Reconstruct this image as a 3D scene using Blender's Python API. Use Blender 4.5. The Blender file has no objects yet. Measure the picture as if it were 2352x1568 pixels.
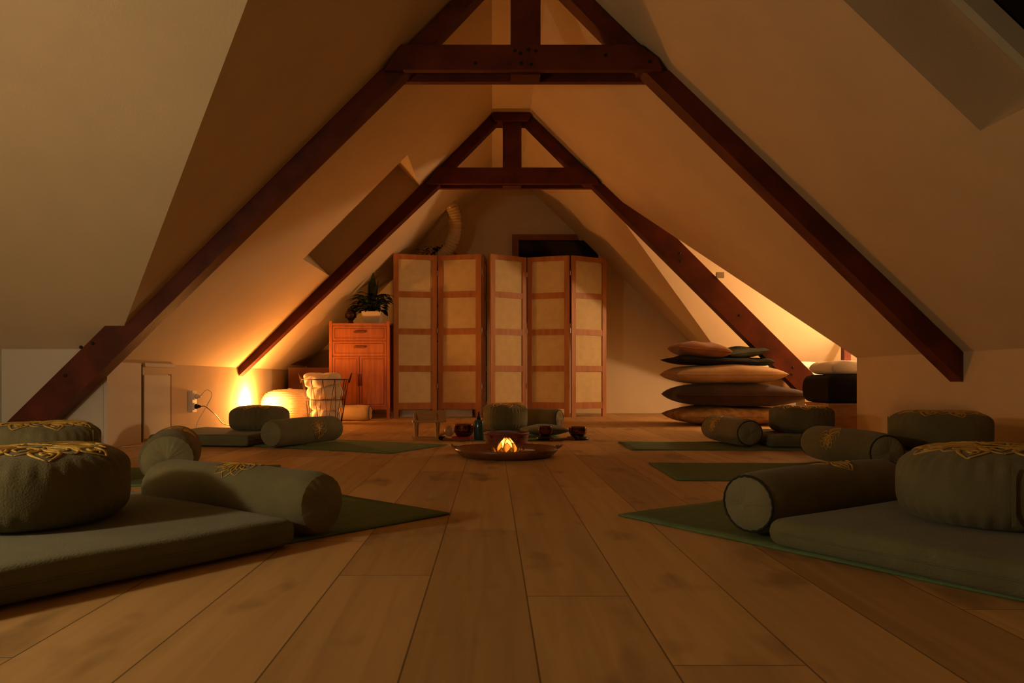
import bpy, bmesh, math, random
from mathutils import Vector, Matrix
random.seed(7)
D = bpy.data
SC = bpy.context.scene
COL = SC.collection
PI = math.pi

# ------------------------------------------------------------ camera, world, lights, exposure
H = 0.40                       # eye height
cam_d = D.cameras.new('camera'); cam = D.objects.new('camera', cam_d); COL.objects.link(cam)
cam.location = (0, 0, H); cam.rotation_euler = (PI/2, 0, 0)
cam_d.sensor_width = 36.0; cam_d.lens = 1750/2352*36.0
cam_d.shift_x = (1176-1130)/2352; cam_d.shift_y = (870-784)/2352
cam_d.clip_start = 0.02
SC.camera = cam
w = D.worlds.new('night'); SC.world = w; w.use_nodes = True
bg = w.node_tree.nodes['Background']; bg.inputs[0].default_value = (0.01, 0.012, 0.02, 1); bg.inputs[1].default_value = 0.10
SC.view_settings.view_transform = 'Standard'; SC.view_settings.look = 'None'
SC.view_settings.exposure = 0.0; SC.view_settings.gamma = 1.0; SC.view_settings.use_curve_mapping = False

def point(name, loc, power, color, r):
    l = D.lights.new(name, 'POINT'); l.energy = power; l.color = color; l.shadow_soft_size = r
    o = D.objects.new(name, l); COL.objects.link(o); o.location = loc
    return o
point('floor_lamp_light', (-2.135, 6.86, 0.175), 52.0, (1.0, 0.42, 0.10), 0.035)
point('gable_lamp_light', (3.90, 6.75, 1.23), 120.0, (1.0, 0.64, 0.36), 0.09)
point('side_lamp_light', (-1.95, 0.75, 0.78), 38.0, (1.0, 0.83, 0.56), 0.06)
point('lotus_light', (0.075, 3.84, 0.062), 0.42, (1.0, 0.66, 0.26), 0.012)

# ------------------------------------------------------------ materials
def mat(name, color, rough=0.7, var=0.0, scale=8.0, bump=0.0, bscale=60.0, metal=0.0, spec=0.3, stretch=None, col2=None, sheen=0.0, trans=0.0, emit=None, estr=0.0, coat=0.0):
    m = D.materials.new(name); m.use_nodes = True
    nt = m.node_tree; N = nt.nodes; L = nt.links
    b = N['Principled BSDF']
    b.inputs['Roughness'].default_value = rough; b.inputs['Metallic'].default_value = metal
    b.inputs['Specular IOR Level'].default_value = spec
    b.inputs['Sheen Weight'].default_value = sheen
    b.inputs['Coat Weight'].default_value = coat
    if trans: b.inputs['Transmission Weight'].default_value = trans
    tc = N.new('ShaderNodeTexCoord'); mp = N.new('ShaderNodeMapping'); L.new(tc.outputs['Object'], mp.inputs[0])
    if stretch: mp.inputs['Scale'].default_value = stretch
    nz = N.new('ShaderNodeTexNoise'); nz.inputs['Scale'].default_value = scale; nz.inputs['Detail'].default_value = 5
    L.new(mp.outputs[0], nz.inputs['Vector'])
    mx = N.new('ShaderNodeMix'); mx.data_type = 'RGBA'
    c2 = col2 if col2 else tuple(c*(1-var) for c in color)
    mx.inputs[6].default_value = (*color, 1); mx.inputs[7].default_value = (*c2, 1)
    rp = N.new('ShaderNodeMapRange'); rp.inputs[1].default_value = 0.35; rp.inputs[2].default_value = 0.65
    L.new(nz.outputs[0], rp.inputs[0]); L.new(rp.outputs[0], mx.inputs[0]); L.new(mx.outputs[2], b.inputs['Base Color'])
    if bump:
        n2 = N.new('ShaderNodeTexNoise'); n2.inputs['Scale'].default_value = bscale; n2.inputs['Detail'].default_value = 3
        L.new(mp.outputs[0], n2.inputs['Vector'])
        bp = N.new('ShaderNodeBump'); bp.inputs['Strength'].default_value = bump; bp.inputs['Distance'].default_value = 0.01
        L.new(n2.outputs[0], bp.inputs['Height']); L.new(bp.outputs[0], b.inputs['Normal'])
    if emit:
        b.inputs['Emission Color'].default_value = (*emit, 1); b.inputs['Emission Strength'].default_value = estr
    return m
PLASTER = mat('painted_plaster', (0.72, 0.57, 0.355), 0.85, 0.05, 3, 0.12, 90)
WHITEW = mat('white_board', (0.74, 0.68, 0.56), 0.7, 0.04, 3, 0.05, 60)
BEAM = mat('stained_beam_wood', (0.135, 0.024, 0.006), 0.6, 0, 3, 0.15, 30, col2=(0.075, 0.012, 0.003), stretch=(2, 2, 2))
CABW = mat('cabinet_wood', (0.46, 0.15, 0.032), 0.4, 0, 6, 0.05, 40, col2=(0.37, 0.105, 0.022), stretch=(6, 6, 0.6))
CABD = mat('cabinet_dark_groove', (0.20, 0.05, 0.012), 0.6)
SCRW = mat('screen_pine', (0.42, 0.17, 0.045), 0.5, 0, 6, 0.05, 40, col2=(0.34, 0.12, 0.03), stretch=(4, 4, 0.5))
PAPER = mat('rice_paper', (0.62, 0.48, 0.25), 0.85, 0, 14, 0.25, 120, col2=(0.56, 0.43, 0.22))
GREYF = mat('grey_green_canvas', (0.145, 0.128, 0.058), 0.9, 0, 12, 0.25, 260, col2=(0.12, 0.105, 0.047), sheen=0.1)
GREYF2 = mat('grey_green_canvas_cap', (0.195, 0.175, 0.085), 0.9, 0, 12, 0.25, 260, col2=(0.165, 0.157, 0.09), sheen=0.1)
PADF = mat('sage_pad_fabric', (0.145, 0.142, 0.066), 0.92, 0, 9, 0.3, 220, col2=(0.118, 0.115, 0.052), sheen=0.1)
MATG = mat('green_mat_foam', (0.125, 0.185, 0.075), 0.8, 0, 25, 0.3, 300, col2=(0.10, 0.155, 0.06))
GOLD = mat('gold_thread', (0.62, 0.40, 0.07), 0.42, 0.25, 40, 0.3, 300, metal=0.35, spec=0.6)
DARKP = mat('black_piping', (0.02, 0.022, 0.016), 0.8, 0.2)
BLACKF = mat('black_fabric', (0.006, 0.006, 0.008), 0.9, 0.3, 10, 0.2, 200)
RUST = mat('rust_fabric', (0.30, 0.12, 0.03), 0.9, 0.25, 10, 0.3, 200, sheen=0.2)
BROWN = mat('dark_brown_fabric', (0.05, 0.022, 0.012), 0.9, 0.3, 10, 0.2, 200, sheen=0.1)
TAN = mat('tan_fabric', (0.46, 0.29, 0.13), 0.9, 0.2, 8, 0.25, 200, sheen=0.1)
OCHRE = mat('mottled_ochre_fabric', (0.42, 0.26, 0.10), 0.9, 0, 16, 0.3, 180, col2=(0.22, 0.13, 0.045))
DGREEN = mat('dark_olive_fabric', (0.045, 0.05, 0.028), 0.9, 0.3, 10, 0.2, 200)
LINEN = mat('white_linen', (0.78, 0.70, 0.58), 0.9, 0.08, 6, 0.3, 60)
TOWEL = mat('white_towelling', (0.80, 0.72, 0.60), 0.95, 0.08, 8, 0.6, 160)
KNIT = mat('cream_rope', (0.72, 0.60, 0.42), 0.95, 0.12, 30, 0.6, 200)
WIRE = mat('rusty_wire', (0.09, 0.045, 0.02), 0.5, 0.3, 30, metal=0.6)
CHROME = mat('grey_metal', (0.4, 0.38, 0.34), 0.35, metal=0.9)
PLASTW = mat('white_plastic', (0.75, 0.70, 0.60), 0.35, 0.02)
PLASTB = mat('black_plastic', (0.012, 0.011, 0.010), 0.35, 0.1)
TRAYW = mat('dark_lacquered_wood', (0.22, 0.085, 0.03), 0.3, 0, 8, 0.1, 50, col2=(0.14, 0.05, 0.02), stretch=(1, 6, 1))
BASKR = mat('red_brown_cane', (0.24, 0.055, 0.02), 0.5, 0.3, 40, 0.4, 150)
BOWLM = mat('dark_glazed_metal', (0.20, 0.07, 0.03), 0.07, 0.2, 10, metal=0.9, spec=0.6)
BOTTLE = mat('teal_glass', (0.012, 0.055, 0.07), 0.12, 0.1, spec=0.6)
PALEW = mat('pale_wood', (0.50, 0.27, 0.10), 0.5, 0.2, 10, 0.05, 40, stretch=(1, 1, 5))
LEAF = mat('dark_leaf', (0.018, 0.035, 0.012), 0.45, 0.3, 12)
SOIL = mat('soil', (0.03, 0.02, 0.012), 0.95, 0.3, 40, 0.5)
POTM = mat('cream_ceramic', (0.60, 0.48, 0.32), 0.4, 0.05)
FIGM = mat('dark_bronze', (0.09, 0.04, 0.03), 0.35, 0.3, 20, metal=0.5)
DUCTM = mat('cream_duct', (0.62, 0.46, 0.24), 0.7, 0.08)
BROWNB = mat('brown_board', (0.22, 0.085, 0.035), 0.7, 0.2, 5)
FRAMEM = mat('window_frame_wood', (0.26, 0.09, 0.04), 0.5, 0.2, 8)
VELUX = mat('skylight_frame_paint', (0.60, 0.55, 0.40), 0.5, 0.05)
GLASSN = mat('night_glass', (0.004, 0.004, 0.005), 0.12, 0.1, spec=0.3)
SHADE = mat('lamp_shade_paper', (0.7, 0.6, 0.4), 0.9, 0.05)
BULB = mat('glowing_bulb', (1, 0.6, 0.2), 0.5, emit=(1, 0.5, 0.15), estr=12)
CANDLE = mat('glowing_candle', (1, 0.6, 0.2), 0.5, emit=(1.0, 0.50, 0.10), estr=1.6)
REDC = mat('red_cloth', (0.35, 0.03, 0.015), 0.8, 0.2, 20)
JOINT_SHADE = mat('joint_shade', (0.10, 0.06, 0.03), 0.9)  # dark colour standing in for shade inside the hatch grooves
# translucent shell petals that light up from the candle inside
PETAL = mat('capiz_shell_petal', (0.85, 0.55, 0.16), 0.4, 0.2, 60)
nt = PETAL.node_tree; b_ = nt.nodes['Principled BSDF']; out_ = nt.nodes['Material Output']
tr = nt.nodes.new('ShaderNodeBsdfTranslucent'); tr.inputs[0].default_value = (1.0, 0.80, 0.40, 1)
ms = nt.nodes.new('ShaderNodeMixShader'); ms.inputs[0].default_value = 0.65
nt.links.new(b_.outputs[0], ms.inputs[1]); nt.links.new(tr.outputs[0], ms.inputs[2]); nt.links.new(ms.outputs[0], out_.inputs[0])

def floor_material():
    m = D.materials.new('oak_planks'); m.use_nodes = True
    nt = m.node_tree; N = nt.nodes; L = nt.links; b = N['Principled BSDF']
    tc = N.new('ShaderNodeTexCoord'); sx = N.new('ShaderNodeSeparateXYZ'); L.new(tc.outputs['Object'], sx.inputs[0])
    def M(op, a, b2=None):
        n = N.new('ShaderNodeMath'); n.operation = op
        for i, v in enumerate((a, b2)):
            if v is None: continue
            if isinstance(v, (int, float)): n.inputs[i].default_value = v
            else: L.new(v, n.inputs[i])
        return n.outputs[0]
    PW = 0.188; PL = 1.75
    xr = M('DIVIDE', M('ADD', sx.outputs[0], 0.124), PW)
    row = M('FLOOR', xr); fx = M('FRACT', xr)
    wn = N.new('ShaderNodeTexWhiteNoise'); wn.noise_dimensions = '1D'; L.new(M('ADD', row, 20.3), wn.inputs['W'])
    # row -1..  random offset per row
    yr = M('ADD', M('DIVIDE', sx.outputs[1], PL), M('MULTIPLY', wn.outputs['Value'], 7.0))
    idx = M('FLOOR', yr); fy = M('FRACT', yr)
    cb = N.new('ShaderNodeCombineXYZ'); L.new(row, cb.inputs[0]); L.new(idx, cb.inputs[1])
    w2 = N.new('ShaderNodeTexWhiteNoise'); w2.noise_dimensions = '2D'; L.new(cb.outputs[0], w2.inputs['Vector'])
    # grain
    cg = N.new('ShaderNodeCombineXYZ'); L.new(M('MULTIPLY', sx.outputs[0], 26.0), cg.inputs[0])
    L.new(M('ADD', M('MULTIPLY', sx.outputs[1], 1.6), M('MULTIPLY', w2.outputs['Value'], 40.0)), cg.inputs[1]); L.new(row, cg.inputs[2])
    g = N.new('ShaderNodeTexNoise'); g.inputs['Scale'].default_value = 1.0; g.inputs['Detail'].default_value = 6; g.inputs['Distortion'].default_value = 0.8
    L.new(cg.outputs[0], g.inputs['Vector'])
    ck = N.new('ShaderNodeCombineXYZ'); L.new(M('MULTIPLY', sx.outputs[0], 7.0), ck.inputs[0]); L.new(M('MULTIPLY', sx.outputs[1], 3.2), ck.inputs[1]); L.new(w2.outputs['Value'], ck.inputs[2])
    k = N.new('ShaderNodeTexNoise'); k.inputs['Scale'].default_value = 1.0; k.inputs['Detail'].default_value = 3; L.new(ck.outputs[0], k.inputs['Vector'])
    kr = N.new('ShaderNodeMapRange'); kr.inputs[1].default_value = 0.58; kr.inputs[2].default_value = 0.76; L.new(k.outputs[0], kr.inputs[0])
    tone = M('ADD', M('MULTIPLY', w2.outputs['Value'], 0.45), M('MULTIPLY', g.outputs[0], 0.75))
    cr = N.new('ShaderNodeValToRGB'); L.new(tone, cr.inputs[0])
    cr.color_ramp.elements[0].position = 0.2; cr.color_ramp.elements[0].color = (0.34, 0.20, 0.070, 1)
    cr.color_ramp.elements[1].position = 0.95; cr.color_ramp.elements[1].color = (0.62, 0.385, 0.145, 1)
    mk = N.new('ShaderNodeMix'); mk.data_type = 'RGBA'; L.new(M('MULTIPLY', kr.outputs[0], 0.7), mk.inputs[0]); L.new(cr.outputs[0], mk.inputs[6]); mk.inputs[7].default_value = (0.10, 0.055, 0.022, 1)
    gx = M('LESS_THAN', M('MINIMUM', fx, M('SUBTRACT', 1.0, fx)), 0.008)
    gy = M('LESS_THAN', M('MINIMUM', fy, M('SUBTRACT', 1.0, fy)), 0.0009)
    gap = M('MAXIMUM', gx, gy)
    mg = N.new('ShaderNodeMix'); mg.data_type = 'RGBA'; L.new(M('MULTIPLY', gap, 0.7), mg.inputs[0]); L.new(mk.outputs[2], mg.inputs[6]); mg.inputs[7].default_value = (0.05, 0.025, 0.01, 1)
    L.new(mg.outputs[2], b.inputs['Base Color'])
    b.inputs['Roughness'].default_value = 0.5; b.inputs['Specular IOR Level'].default_value = 0.3
    bp = N.new('ShaderNodeBump'); bp.inputs['Strength'].default_value = 0.12; bp.inputs['Distance'].default_value = 0.004
    L.new(g.outputs[0], bp.inputs['Height']); L.new(bp.outputs[0], b.inputs['Normal'])
    return m
FLOORM = floor_material()

# ------------------------------------------------------------ helpers
def obj(name, bm, m, parent=None, smooth=False, bevel=0):
    if bevel:
        bmesh.ops.bevel(bm, geom=[e for e in bm.edges if e.calc_face_angle(0) > 0.6], offset=bevel, segments=2, affect='EDGES', clamp_overlap=True)
    me = D.meshes.new(name); bm.to_mesh(me); bm.free()
    if smooth:
        for p in me.polygons: p.use_smooth = True
    me.materials.append(m)
    o = D.objects.new(name, me); COL.objects.link(o)
    if parent: o.parent = parent
    return o
def tag(o, label, cat, group=None):
    o['label'] = label; o['category'] = cat
    if group: o['group'] = group
    return o
def thing(name, label, cat, loc=(0, 0, 0), rotz=0, group=None):
    o = D.objects.new(name, None); COL.objects.link(o); o.empty_display_size = 0.1
    o.location = loc; o.rotation_euler = (0, 0, rotz)
    return tag(o, label, cat, group)
def struct(name, bm, m, parent=None, smooth=False):
    o = obj(name, bm, m, parent, smooth)
    if not parent: o['kind'] = 'structure'
    return o
def NB(): return bmesh.new()
def poly(bm, pts):
    return bm.faces.new([bm.verts.new(p) for p in pts])
def box(bm, x0, x1, y0, y1, z0, z1):
    v = [bm.verts.new(p) for p in ((x0,y0,z0),(x1,y0,z0),(x1,y1,z0),(x0,y1,z0),(x0,y0,z1),(x1,y0,z1),(x1,y1,z1),(x0,y1,z1))]
    for f in ((3,2,1,0),(4,5,6,7),(0,1,5,4),(1,2,6,5),(2,3,7,6),(3,0,4,7)): bm.faces.new([v[i] for i in f])
    return bm
def prism_xz(bm, pts, y0, y1):
    """polygon in the X-Z plane pushed from y0 to y1"""
    a = [bm.verts.new((x, y0, z)) for x, z in pts]; b = [bm.verts.new((x, y1, z)) for x, z in pts]
    bm.faces.new(a); bm.faces.new(b[::-1]); n = len(pts)
    for i in range(n): bm.faces.new((a[(i+1) % n], a[i], b[i], b[(i+1) % n]))
    bmesh.ops.recalc_face_normals(bm, faces=bm.faces)
    return bm
def tube(bm, pts, r, seg=8, closed=False, rfun=None, flat=1.0, up=None):
    pts = [Vector(p) for p in pts]; n = len(pts); rings = []
    prev = None
    for i, p in enumerate(pts):
        a = pts[(i-1) % n] if (closed or i > 0) else p
        b = pts[(i+1) % n] if (closed or i < n-1) else p
        t = (b-a).normalized() if (b-a).length > 1e-9 else Vector((0, 0, 1))
        if prev is None:
            ref = up if up else (Vector((0, 0, 1)) if abs(t.z) < 0.9 else Vector((1, 0, 0)))
            nrm = (ref - t*ref.dot(t)).normalized()
        else:
            nrm = (prev - t*prev.dot(t)).normalized()
        prev = nrm; bi = t.cross(nrm)
        rr = rfun(i/(n-1 if n > 1 else 1)) * r if rfun else r
        rings.append([bm.verts.new(p + nrm*math.cos(2*PI*k/seg)*rr*flat + bi*math.sin(2*PI*k/seg)*rr) for k in range(seg)])
    m = n if closed else n-1
    for i in range(m):
        A = rings[i]; B = rings[(i+1) % n]
        for k in range(seg): bm.faces.new((A[k], A[(k+1) % seg], B[(k+1) % seg], B[k]))
    if not closed:
        bm.faces.new(rings[0][::-1]); bm.faces.new(rings[-1])
    return bm
def lathe(bm, prof, seg=48, fn=None, cx=0, cy=0, cz=0, cap=True):
    """prof: (r,z) list bottom to top. fn(r,z,angle,i)->(r,z)"""
    rings = []
    for i, (r, z) in enumerate(prof):
        ring = []
        for k in range(seg):
            a = 2*PI*k/seg; rr, zz = (fn(r, z, a, i) if fn else (r, z))
            ring.append(bm.verts.new((cx+rr*math.cos(a), cy+rr*math.sin(a), cz+zz)))
        rings.append(ring)
    for A, B in zip(rings, rings[1:]):
        for k in range(seg): bm.faces.new((A[k], A[(k+1) % seg], B[(k+1) % seg], B[k]))
    if cap:
        if prof[0][0] > 1e-6: bm.faces.new(rings[0][::-1])
        if prof[-1][0] > 1e-6: bm.faces.new(rings[-1])
    bmesh.ops.remove_doubles(bm, verts=bm.verts, dist=1e-6)
    return bm
def pillow(bm, w_, d_, h_, p=2.0, q=0.5, n=22, wob=0.0, z0=0, seed=0, bend=0.0, base_flat=0.0):
    """soft cushion, closed shell. centre at z0+h/2"""
    rnd = random.Random(seed); ph = [rnd.uniform(0, 6) for _ in range(6)]
    def s(i):
        t = -1+2*i/n
        return math.copysign(1-(1-abs(t))**1.6, t)
    top = {}; bot = {}
    for i in range(n+1):
        for j in range(n+1):
            u, v = s(i), s(j)
            t = (max(0, 1-abs(u)**p)*max(0, 1-abs(v)**p))**q
            pin = 1-0.06*(1-abs(v)**4)*0 - (0.05*(1-abs(v)) if p < 5 else 0)
            pin2 = 1-(0.05*(1-abs(u)) if p < 5 else 0)
            x = u*w_/2*pin; y = v*d_/2*pin2
            wz = wob*(math.sin(3*u+ph[0])*math.sin(2.5*v+ph[1])+0.5*math.sin(7*u+ph[2]+2*v))*t
            zc = z0+h_/2+bend*(u*u)
            edge = i in (0, n) or j in (0, n)
            vt = bm.verts.new((x, y, zc+h_/2*t+wz)); top[i, j] = vt
            bot[i, j] = vt if edge else bm.verts.new((x, y, zc-h_/2*t*(1-base_flat)+wz*0.3))
    for i in range(n):
        for j in range(n):
            bm.faces.new((top[i, j], top[i+1, j], top[i+1, j+1], top[i, j+1]))
            f = (bot[i, j], bot[i, j+1], bot[i+1, j+1], bot[i+1, j])
            if len(set(f)) >= 3: 
                try: bm.faces.new(f)
                except ValueError: pass
    return bm

# ------------------------------------------------------------ room shell
XL, ZL = -2.22, 0.50            # left knee wall
XR, ZR = 2.60, 0.55             # right knee wall
RX0, RX1, RZ = 0.0, 0.33, 2.72  # flat strip under the ridge
YB, YE = -1.6, 8.9              # back and end wall
SR = (RZ-ZR)/(XR-RX1)
def zl(x): return RZ + x*(RZ-ZL)/(-XL)
def zr(x): return RZ-(x-RX1)*SR
def zany(x): return zl(x) if x < 0 else (RZ if x < RX1 else zr(x))
bm = NB(); box(bm, -4.4, 5.4, YB-0.1, YE+0.1, -0.08, 0.0); struct('floor', bm, FLOORM)

# left slope with a valley to the left wing and a skylight
WY, WZ, WK = 4.35, 0.57, 0.82
AZ = 2.20; AY = WY-(AZ-WZ)/WK; AXL = -(RZ-AZ); NY = 2*AY-WY
def pl(x, y): return (x, y, zl(x))
def pr(x, y): return (x, y, zr(x))
xw = WZ-RZ                       # X where the wing eaves line meets the main slope
SX0, SX1, SY0, SY1 = -1.42, -0.635, 5.73, 6.68
bm = NB()
poly(bm, [pl(XL, YB), pl(XL, NY), pl(xw, NY), pl(AXL, AY), pl(0, AY), pl(0, YB)])
poly(bm, [pl(AXL, AY), pl(xw, WY), pl(XL, WY), pl(XL, SY0), pl(0, SY0), pl(0, AY)])
poly(bm, [pl(XL, SY0), pl(XL, SY1), pl(SX0, SY1), pl(SX0, SY0)])
poly(bm, [pl(SX1, SY0), pl(SX1, SY1), pl(0, SY1), pl(0, SY0)])
poly(bm, [pl(XL, SY1), pl(XL, YE), pl(0, YE), pl(0, SY1)])
bmesh.ops.remove_doubles(bm, verts=bm.verts, dist=1e-5)
struct('ceiling_left', bm, PLASTER)
# right slope with the gable notch and the near skylight
QX0, QX1, QY0, QY1 = 0.92, 1.80, 1.75, 2.81
GB, GA, GP = (XR, 5.43), (XR, 8.40), (0.95, 6.82)
bm = NB()
poly(bm, [pr(RX1, YB), pr(XR, YB), pr(XR, QY0), pr(RX1, QY0)])
poly(bm, [pr(RX1, QY0), pr(QX0, QY0), pr(QX0, QY1), pr(RX1, QY1)])
poly(bm, [pr(QX1, QY0), pr(XR, QY0), pr(XR, QY1), pr(QX1, QY1)])
poly(bm, [pr(RX1, QY1), pr(XR, QY1), pr(*GB), pr(RX1, GB[1])])
poly(bm, [pr(RX1, GB[1]), pr(*GB), pr(*GP), pr(RX1, GP[1])])
poly(bm, [pr(RX1, GP[1]), pr(*GP), pr(*GA), pr(XR, YE), pr(RX1, YE)])
bmesh.ops.remove_doubles(bm, verts=bm.verts, dist=1e-5)
struct('ceiling_right', bm, PLASTER)
bm = NB(); box(bm, RX0, RX1, YB, YE, RZ, RZ+0.04); struct('ceiling_ridge', bm, PLASTER)
# knee walls
bm = NB(); box(bm, XL-0.08, XL, WY+0.001, YE, 0, ZL); box(bm, XL-0.08, XL, YB, NY, 0, ZL); struct('wall_left', bm, PLASTER)
bm = NB(); box(bm, XR, XR+0.07, YB, GB[1], 0, ZR); box(bm, XR, XR+0.07, GA[1], YE, 0, ZR); struct('wall_right', bm, PLASTER)
# end walls (pentagons)
pent = [(XL, 0), (XL, ZL), (RX0, RZ), (RX1, RZ), (XR, ZR), (XR, 0)]
# window hole in the end wall: frame sits against it (x .24..1.2)
bm = NB(); prism_xz(bm, pent, YE, YE+0.08); struct('wall_back', bm, PLASTER)
bm = NB(); prism_xz(bm, pent, YB-0.08, YB); struct('wall_front', bm, PLASTER)
# left wing
WX = -2.80
bm = NB()
poly(bm, [(WX, WY, WZ), (xw, WY, WZ), (AXL, AY, AZ), (WX, AY, AZ)])
poly(bm, [(WX, NY, WZ), (xw, NY, WZ), (AXL, AY, AZ), (WX, AY, AZ)])
bmesh.ops.remove_doubles(bm, verts=bm.verts, dist=1e-5)
struct('ceiling_wing_left', bm, PLASTER)
bm = NB(); box(bm, WX, XL-0.0, WY, WY+0.08, 0, WZ+0.02); struct('wall_wing_far', bm, WHITEW)
bm = NB(); box(bm, WX, XL, NY-0.08, NY, 0, WZ); struct('wall_wing_near', bm, WHITEW)
bm = NB(); v = [(WX, NY, 0), (WX, WY, 0), (WX, WY, WZ), (WX, AY, AZ), (WX, NY, WZ)]; poly(bm, v); struct('wall_wing_left', bm, WHITEW)
# right wing (cross gable)
GX = 4.5
gz = zr(GP[0])
bm = NB()
poly(bm, [(*GA, ZR), (GX, GA[1], ZR), (GX, GP[1], gz), (*GP, gz)])
poly(bm, [(*GB, ZR), (GX, GB[1], ZR), (GX, GP[1], gz), (*GP, gz)])
bmesh.ops.remove_doubles(bm, verts=bm.verts, dist=1e-5)
struct('ceiling_wing_right', bm, PLASTER)
bm = NB(); box(bm, XR+0.07, GX, GA[1], GA[1]+0.08, 0, ZR); struct('wall_gable_far', bm, PLASTER)
bm = NB(); box(bm, XR+0.07, GX, GB[1]-0.08, GB[1], 0, ZR); struct('wall_gable_near', bm, PLASTER)
bm = NB(); poly(bm, [(GX, GB[1], 0), (GX, GA[1], 0), (GX, GA[1], ZR), (GX, GP[1], gz), (GX, GB[1], ZR)]); struct('wall_gable_end', bm, PLASTER)

# skylight recesses: four reveals, a frame and a dark pane
def skylight(n, x0, x1, y0, y1, zf, nrm, depth, fdep):
    nrm = Vector(nrm).normalized()
    c = [Vector((x0, y0, zf(x0))), Vector((x1, y0, zf(x1))), Vector((x1, y1, zf(x1))), Vector((x0, y1, zf(x0)))]
    bm = NB()
    for i in range(4):
        a, b = c[i], c[(i+1) % 4]; poly(bm, [a, b, b+nrm*depth, a+nrm*depth])
    bmesh.ops.remove_doubles(bm, verts=bm.verts, dist=1e-5)
    w_ = struct('window_%d' % n, bm, PLASTER)
    cen = sum(c, Vector())/4
    bm = NB()
    def ring(t, d, s):   # inset rectangle corner list
        return [cc+(Vector((math.copysign(1, cen.x-cc.x)*s*0.7, math.copysign(1, cen.y-cc.y)*s, 0)))*1.0+nrm*d for cc in c]
    def lift(pts, d): # put inset points back on the slope plane
        out = []
        for p_ in pts:
            base = p_-nrm*d; out.append(Vector((base.x, base.y, zf(base.x)))+nrm*d)
        return out
    outer = lift(ring(0, fdep, 0.001), fdep); inner = lift(ring(0, fdep, 0.045), fdep)
    outer2 = lift(ring(0, depth, 0.001), depth); inner2 = lift(ring(0, depth, 0.045), depth)
    for i in range(4):
        j = (i+1) % 4
        poly(bm, [outer[i], outer[j], inner[j], inner[i]]); poly(bm, [inner[i], inner[j], inner2[j], inner2[i]])
    bmesh.ops.remove_doubles(bm, verts=bm.verts, dist=1e-5)
    obj('window_frame', bm, VELUX, w_)
    bm = NB(); poly(bm, [p+nrm*0.004 for p in outer2]); obj('pane', bm, GLASSN, w_)
skylight(1, SX0, SX1, SY0, SY1, zl, (-1, 0, 1), 0.42, 0.36)
skylight(2, QX0, QX1, QY0, QY1, zr, (SR, 0, 1), 0.345, 0.27)

# end-wall window
bm = NB()
wx0, wx1, wz0, wz1 = 0.235, 1.16, 1.05, 2.08
def clipz(x, z): return min(z, zr(x)-0.012)
prism_xz(bm, [(wx0, wz0), (wx0+0.075, wz0), (wx0+0.075, wz1-0.065), (wx0, wz1)], YE-0.05, YE-0.001)
prism_xz(bm, [(wx0, wz1), (wx0+0.075, wz1-0.065), (1.00, wz1-0.065), (0.98, wz1)], YE-0.05, YE-0.001)
w3 = struct('window_3', bm, FRAMEM)
bm = NB(); prism_xz(bm, [(wx0+0.07, wz0), (1.24, wz0), (1.24, clipz(1.24, 9)), (clipz(1.08, 9)*0+1.08, wz1-0.065), (wx0+0.07, wz1-0.065)], YE-0.02, YE-0.002)
obj('pane', bm, GLASSN, w3)

# knee wall hatch and boards, left
bm = NB(); box(bm, XL+0.0005, XL+0.022, 4.352, 4.775, 0.001, 0.497); struct('trim_1', bm, WHITEW)
bm = NB(); box(bm, XL+0.0005, XL+0.016, 4.83, 5.225, 0.02, 0.425); d1 = struct('door_1', bm, WHITEW)
bm = NB(); box(bm, XL+0.0005, XL+0.006, 5.225, 5.262, 0.0, 0.430); box(bm, XL+0.0005, XL+0.006, 4.775, 4.83, 0.0, 0.49); obj('door_joint_shade', bm, JOINT_SHADE, d1)  # shadow lines of the hatch gaps, painted as dark strips
bm = NB(); box(bm, XL+0.0005, XL+0.022, 4.83, 5.30, 0.478, 0.502); struct('trim_2', bm, WHITEW)
bm = NB(); box(bm, WX+0.001, XL-0.002, WY-0.015, WY-0.0005, 0.0, 0.075); struct('baseboard_wing', bm, WHITEW)

# ------------------------------------------------------------ roof trusses
def beam_quad(p0, p1, wo, side):
    """inner edge p0->p1 in XZ, outer edge offset horizontally by wo to the side"""
    return [p0, p1, (p1[0]+side*wo, p1[1]), (p0[0]+side*wo, p0[1])]
def bolt(parent, x, y, z, r=0.011):
    bm = NB(); lathe(bm, [(0.001, 0), (r, 0.001), (r, 0.007), (r*0.7, 0.010), (0.001, 0.010)], 10)
    bmesh.ops.rotate(bm, verts=bm.verts, cent=(0, 0, 0), matrix=Matrix.Rotation(PI/2, 3, 'X'))
    bmesh.ops.translate(bm, verts=bm.verts, vec=(x, y, z)); obj('bolt', bm, PLASTB, parent)

def slope_quad(pa, pb, w_, side):
    return beam_quad(pa, pb, w_, side)
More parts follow.
